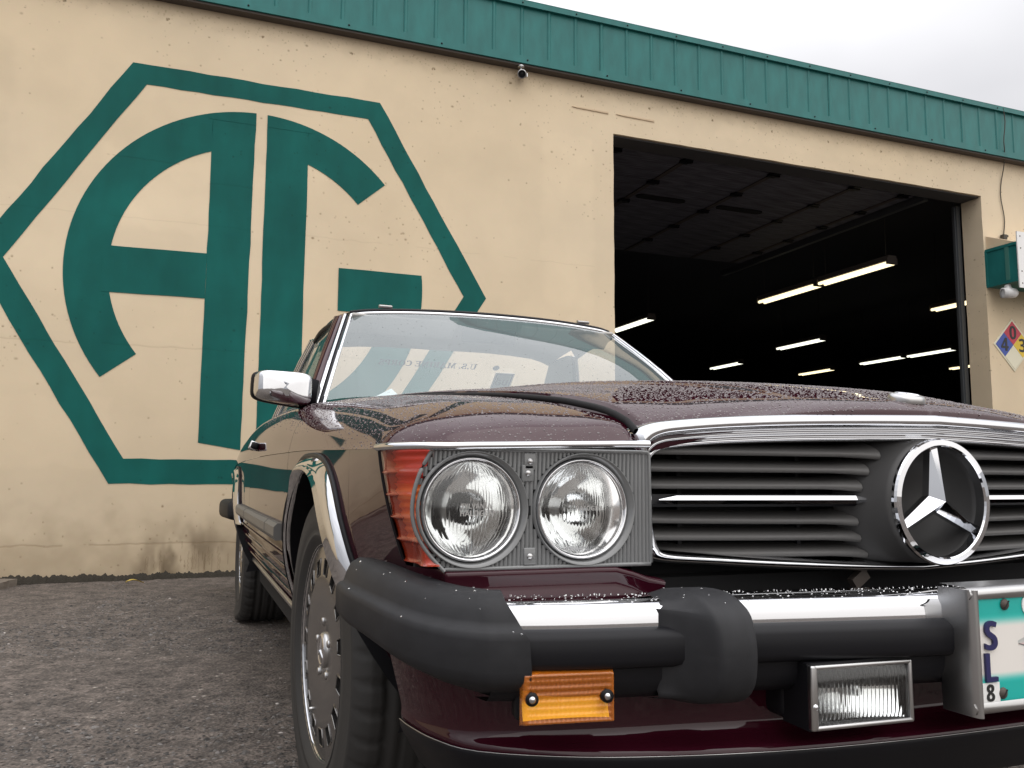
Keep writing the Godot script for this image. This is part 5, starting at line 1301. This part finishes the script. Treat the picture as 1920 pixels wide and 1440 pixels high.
func wheels(c: Node3D) -> void:
	for q in [[-0.707, 0.0, 0.0, 0], [0.707, 0.0, 0.0, 1], [-0.708, -2.455, 1.0, 0], [0.708, -2.455, 1.0, 1]]:
		mir = q[3] == 1
		var w := group("wheel", c); var st := 0.055 if q[1] == 0.0 else 0.0; var piv := V(-absf(q[0]) if q[3] == 0 else absf(q[0]), 0.3162, q[1]); w.transform = Transform3D(Basis(V(0, 1, 0), st), piv - Basis(V(0, 1, 0), st) * piv); var o := V(-absf(q[0]), 0.3162, q[1]); var b := Basis(V(0, 0, 1), V(0, 1, 0), V(-1, 0, 0))
		var prof := [[0.205, -0.095], [0.225, -0.104], [0.262, -0.108], [0.295, -0.102], [0.312, -0.090], [0.3205, -0.076]]
		var tread := 25
		for i in tread: 
			var h := lerpf(-0.072, 0.072, i / float(tread - 1)); prof.append([0.3243 - 4.0 * h * h * 0.12, h])
		prof.append_array([[0.3205, 0.076], [0.312, 0.090], [0.2985, 0.100], [0.294, 0.103], [0.2905, 0.1025], [0.262, 0.108], [0.240, 0.1075], [0.2325, 0.104], [0.2315, 0.1065], [0.226, 0.1055], [0.2185, 0.100], [0.206, 0.092]])
		nb(); var rows := []; var N := 240
		for i in N:
			var a := TAU * i / N; var r := PackedVector3Array()
			for p in prof:
				var rad: float = p[0]; var h: float = p[1]
				if absf(h) < 0.0725:
					for gv in [-0.045, -0.016, 0.016, 0.045]:
						if absf(h - float(gv)) < 0.0035: rad -= 0.008
				if absf(h) > 0.046 and absf(h) < 0.092 and rad > 0.30:
					if (i + (2 if h < 0 else 0)) % 6 == 0: rad -= 0.006
				var v := V(0, sin(a) * rad, cos(a) * rad)
				var y := o.y + v.y; var xo := -h
				if y < 0.085:                                    # squashed where it meets the ground
					var k := pow((0.085 - y) / 0.085, 2.0) * (1.0 if q[2] > 0 else 0.35)
					xo += signf(xo) * 0.026 * k * smoothstep(0.04, 0.09, absf(h))
				r.append(V(o.x + xo, maxf(y, 0.001), o.z + v.z))
			rows.append(r)
		rows.append(rows[0]); grid(rows, 0, true); done("tyre", M["tyre rubber"], w)
		nb(); lathe([[0.2110, 0.085], [0.2135, 0.091], [0.2125, 0.0940], [0.2090, 0.0940], [0.2065, 0.0918], [0.2050, 0.0885]], o, b, 72); done("rim", M["chrome"], w)
		# flat disc face with fifteen slots near its edge
		nb(); var rad := [0.0, 0.030, 0.045, 0.075, 0.110, 0.140, 0.150, 0.180, 0.190, 0.2055]; var hh := [0.086, 0.086, 0.088, 0.0915, 0.0935, 0.0935, 0.0930, 0.0905, 0.0895, 0.0895]
		var seg := 150
		for i in rad.size() - 1:
			for j in seg:
				var k := j % 10; var hole := i == 6 and k >= 3 and k <= 6
				var p := []
				for cc in [[i, j], [i, j + 1], [i + 1, j + 1], [i + 1, j]]:
					var a: float = TAU * int(cc[1]) / seg; p.append(o + b * V(cos(a) * rad[cc[0]], sin(a) * rad[cc[0]], hh[cc[0]]))
				if not hole: quad(p[0], p[1], p[2], p[3], 0)
				else:
					var dn := b.z * -0.016
					quad(p[0], p[1], p[1] + dn, p[0] + dn); quad(p[3], p[2], p[2] + dn, p[3] + dn)
					if k == 3: quad(p[0], p[3], p[3] + dn, p[0] + dn)
					if k == 6: quad(p[1], p[2], p[2] + dn, p[1] + dn)
		done("disc_face", M["wheel alloy"], w)
		nb()
		for j in 15:                                          # raised bright edge of each slot
			var a0 := TAU * (j * 10 + 2.8) / seg; var a1 := TAU * (j * 10 + 7.2) / seg; var lp := PackedVector3Array()
			for t in 7: var a := lerpf(a0, a1, t / 6.0); lp.append(o + b * V(cos(a) * 0.1815, sin(a) * 0.1815, 0.0905))
			for t in 7: var a := lerpf(a1, a0, t / 6.0); lp.append(o + b * V(cos(a) * 0.1485, sin(a) * 0.1485, 0.0935))
			lp.append(lp[0]); tube(lp, 0.0017, 5, false)
		done("slot_edges", M["wheel alloy"], w)
		nb(); lathe([[0.0, 0.062], [0.204, 0.062]], o, b, 40); done("brake_shadow", M["matt black"], w)
		nb(); lathe([[0.0, 0.094], [0.030, 0.093], [0.0335, 0.091], [0.035, 0.086]], o, b, 32); done("centre_cap", M["satin metal"], w)
		nb(); lathe([[0.0255, 0.0932], [0.0285, 0.0955], [0.031, 0.0925]], o, b, 36); star(o + b.z * 0.0928, b, 0.0265, 0.004, 0.0045); done("cap_star", M["chrome"], w)
		for k in 5:
			var a := TAU * (k + 0.3) / 5
			nb(); lathe([[0.0, 0.0865], [0.006, 0.0865], [0.0075, 0.085], [0.0078, 0.0825], [0.011, 0.0825], [0.0115, 0.079]], o + b * V(cos(a) * 0.056, sin(a) * 0.056, 0.0065), b, 12); done("wheel_bolt", M["satin metal"], w)
		nb(); lathe([[0.0, 0.1035], [0.0035, 0.103], [0.004, 0.095], [0.0045, 0.080]], o + b * V(cos(4.2) * 0.150, sin(4.2) * 0.150, -0.004), b, 8); done("valve", M["satin metal"], w)
	mir = false


func litter() -> void:
	var n := noise(80, 2.2, 4)
	# strip of earth, moss and crumbs along the foot of the wall
	var dm := mk("dark earth", lin(0.022, 0.018, 0.012), 0.95); dm.normal_enabled = true; dm.normal_texture = ntex(81, 0.05, 256, 6.0); dm.uv1_triplanar = true; dm.uv1_scale = Vector3(4, 4, 4)
	nb(); var rows := []
	for i in 900:
		var x := lerpf(-4.0, 2.17, i / 899.0); var r := PackedVector3Array(); var wd := 0.085 + n.get_noise_2d(x * 2.0, 3.0) * 0.06 + n.get_noise_2d(x * 12.0, 5.0) * 0.03 + rng.randf_range(-0.006, 0.006)
		var h := 0.030 + n.get_noise_2d(x * 3.0, 40.0) * 0.014 + n.get_noise_2d(x * 14.0, 44.0) * 0.014 + rng.randf_range(-0.003, 0.003) + smoothstep(-1.4, -2.1, x) * 0.01
		for j in 6:
			var t := j / 5.0
			r.append(V(x, maxf(0, h) * (1.0 - t * t) + n.get_noise_2d(x * 16.0, t * 6.0) * 0.007 - 0.006 * t - 0.004, ZW + 0.001 + wd * t))
		rows.append(r)
	grid(rows, 0, true); tag(done("earth_strip", dm), "dark strip of earth and moss along the foot of the wall", "ground", "", "stuff")
	# broken slab of concrete at the left
	var sm := mk("old slab", lin(0.16, 0.135, 0.11), 0.9); sm.normal_enabled = true; sm.normal_texture = ntex(82, 0.03, 256, 4.0); sm.uv1_triplanar = true; sm.uv1_scale = Vector3(3, 3, 3)
	nb(); poly(rough_edge(PackedVector2Array([Vector2(-2.75, 4.26), Vector2(-2.06, 4.24), Vector2(-1.99, 4.20), Vector2(-2.07, 3.98), Vector2(-2.30, 3.93), Vector2(-2.75, 3.96)]), 0.012, 0.06), -0.01, 0.035, func(a, bb, c): return V(a, c, -bb))
	tag(done("broken_slab", sm), "broken edge of a low concrete slab at the wall's foot, far left", "slab")
	# one fallen yellow leaf
	nb(); var lf := [PackedVector3Array(), PackedVector3Array(), PackedVector3Array()]
	for i in 9:
		var t := i / 8.0; var w := 0.022 * sin(PI * t) * (1.0 if i % 2 == 0 else 0.7)
		for k in 3: lf[k].append(V(lerpf(-0.055, 0.055, t), 0.012 + 0.012 * sin(t * 4.0) + (0.006 if k != 1 else 0.0), (k - 1) * w))
	grid(lf, 0); var leaf := done("fallen_leaf", M["leaf yellow"]); leaf.position = V(-1.325, 0.004, -3.98); leaf.rotation.y = 0.35
	tag(leaf, "single yellow fallen leaf on the asphalt by the wall", "leaf")
	# loose chips on the asphalt
	var mm := MultiMesh.new(); mm.transform_format = MultiMesh.TRANSFORM_3D; mm.use_colors = true
	nb()
	var pv := [V(1, 0, 0.2), V(0.2, 0.0, 1), V(-0.9, 0, 0.4), V(-0.5, 0, -0.8), V(0.6, 0, -0.7)]
	for i in 5:
		tri(pv[i], V(0.1, 0.75, 0.0) + pv[i] * 0.35, V(0.1, 0.75, 0.0) + pv[(i + 1) % 5] * 0.35, -1); tri(pv[i], V(0.1, 0.75, 0.0) + pv[(i + 1) % 5] * 0.35, pv[(i + 1) % 5], -1)
		tri(V(0.0, 0.85, 0), V(0.1, 0.75, 0.0) + pv[(i + 1) % 5] * 0.35, V(0.1, 0.75, 0.0) + pv[i] * 0.35, -1)
	S.generate_normals(); mm.mesh = S.commit()
	var N := 34000; mm.instance_count = N
	for i in N:
		var x := rng.randf_range(-3.4, -0.5); var z := rng.randf_range(-4.24, 0.75)
		if i > 30000: x = rng.randf_range(-0.5, 2.5); z = rng.randf_range(0.9, 2.2)
		var s := rng.randf_range(0.002, 0.0055) if rng.randf() < 0.93 else rng.randf_range(0.005, 0.009)
		var bb := Basis(V(0, 1, 0), rng.randf() * TAU).scaled(V(s * rng.randf_range(0.8, 1.7), s * rng.randf_range(0.35, 0.9), s))
		mm.set_instance_transform(i, Transform3D(bb, V(x, -0.0075 + 0.008 * 0.0, z)))
		var t := rng.randf(); var v := lerpf(0.035, 0.19, t * t) if rng.randf() < 0.995 else rng.randf_range(0.3, 0.5)
		mm.set_instance_color(i, Color(v * 1.06, v * 0.98, v * 0.92))
	var gm := StandardMaterial3D.new(); gm.vertex_color_use_as_albedo = true; gm.roughness = 0.85
	var o := MultiMeshInstance3D.new(); o.multimesh = mm; o.material_override = gm; o.name = "asphalt_chips"; add_child(o)
	tag(o, "loose stone chips scattered over the worn asphalt", "gravel", "", "stuff")
	# folded paper on the dashboard
	nb(); grid([PackedVector3Array([V(-0.60, 0.893, -0.885), V(-0.50, 0.900, -0.83), V(-0.45, 0.912, -0.82)]), PackedVector3Array([V(-0.60, 0.908, -0.97), V(-0.50, 0.925, -0.94), V(-0.455, 0.950, -0.93)])], -1)
	tag(done("paper_slip", M["pale paper"]), "pale paper slip lying on the dashboard behind the windscreen", "paper")
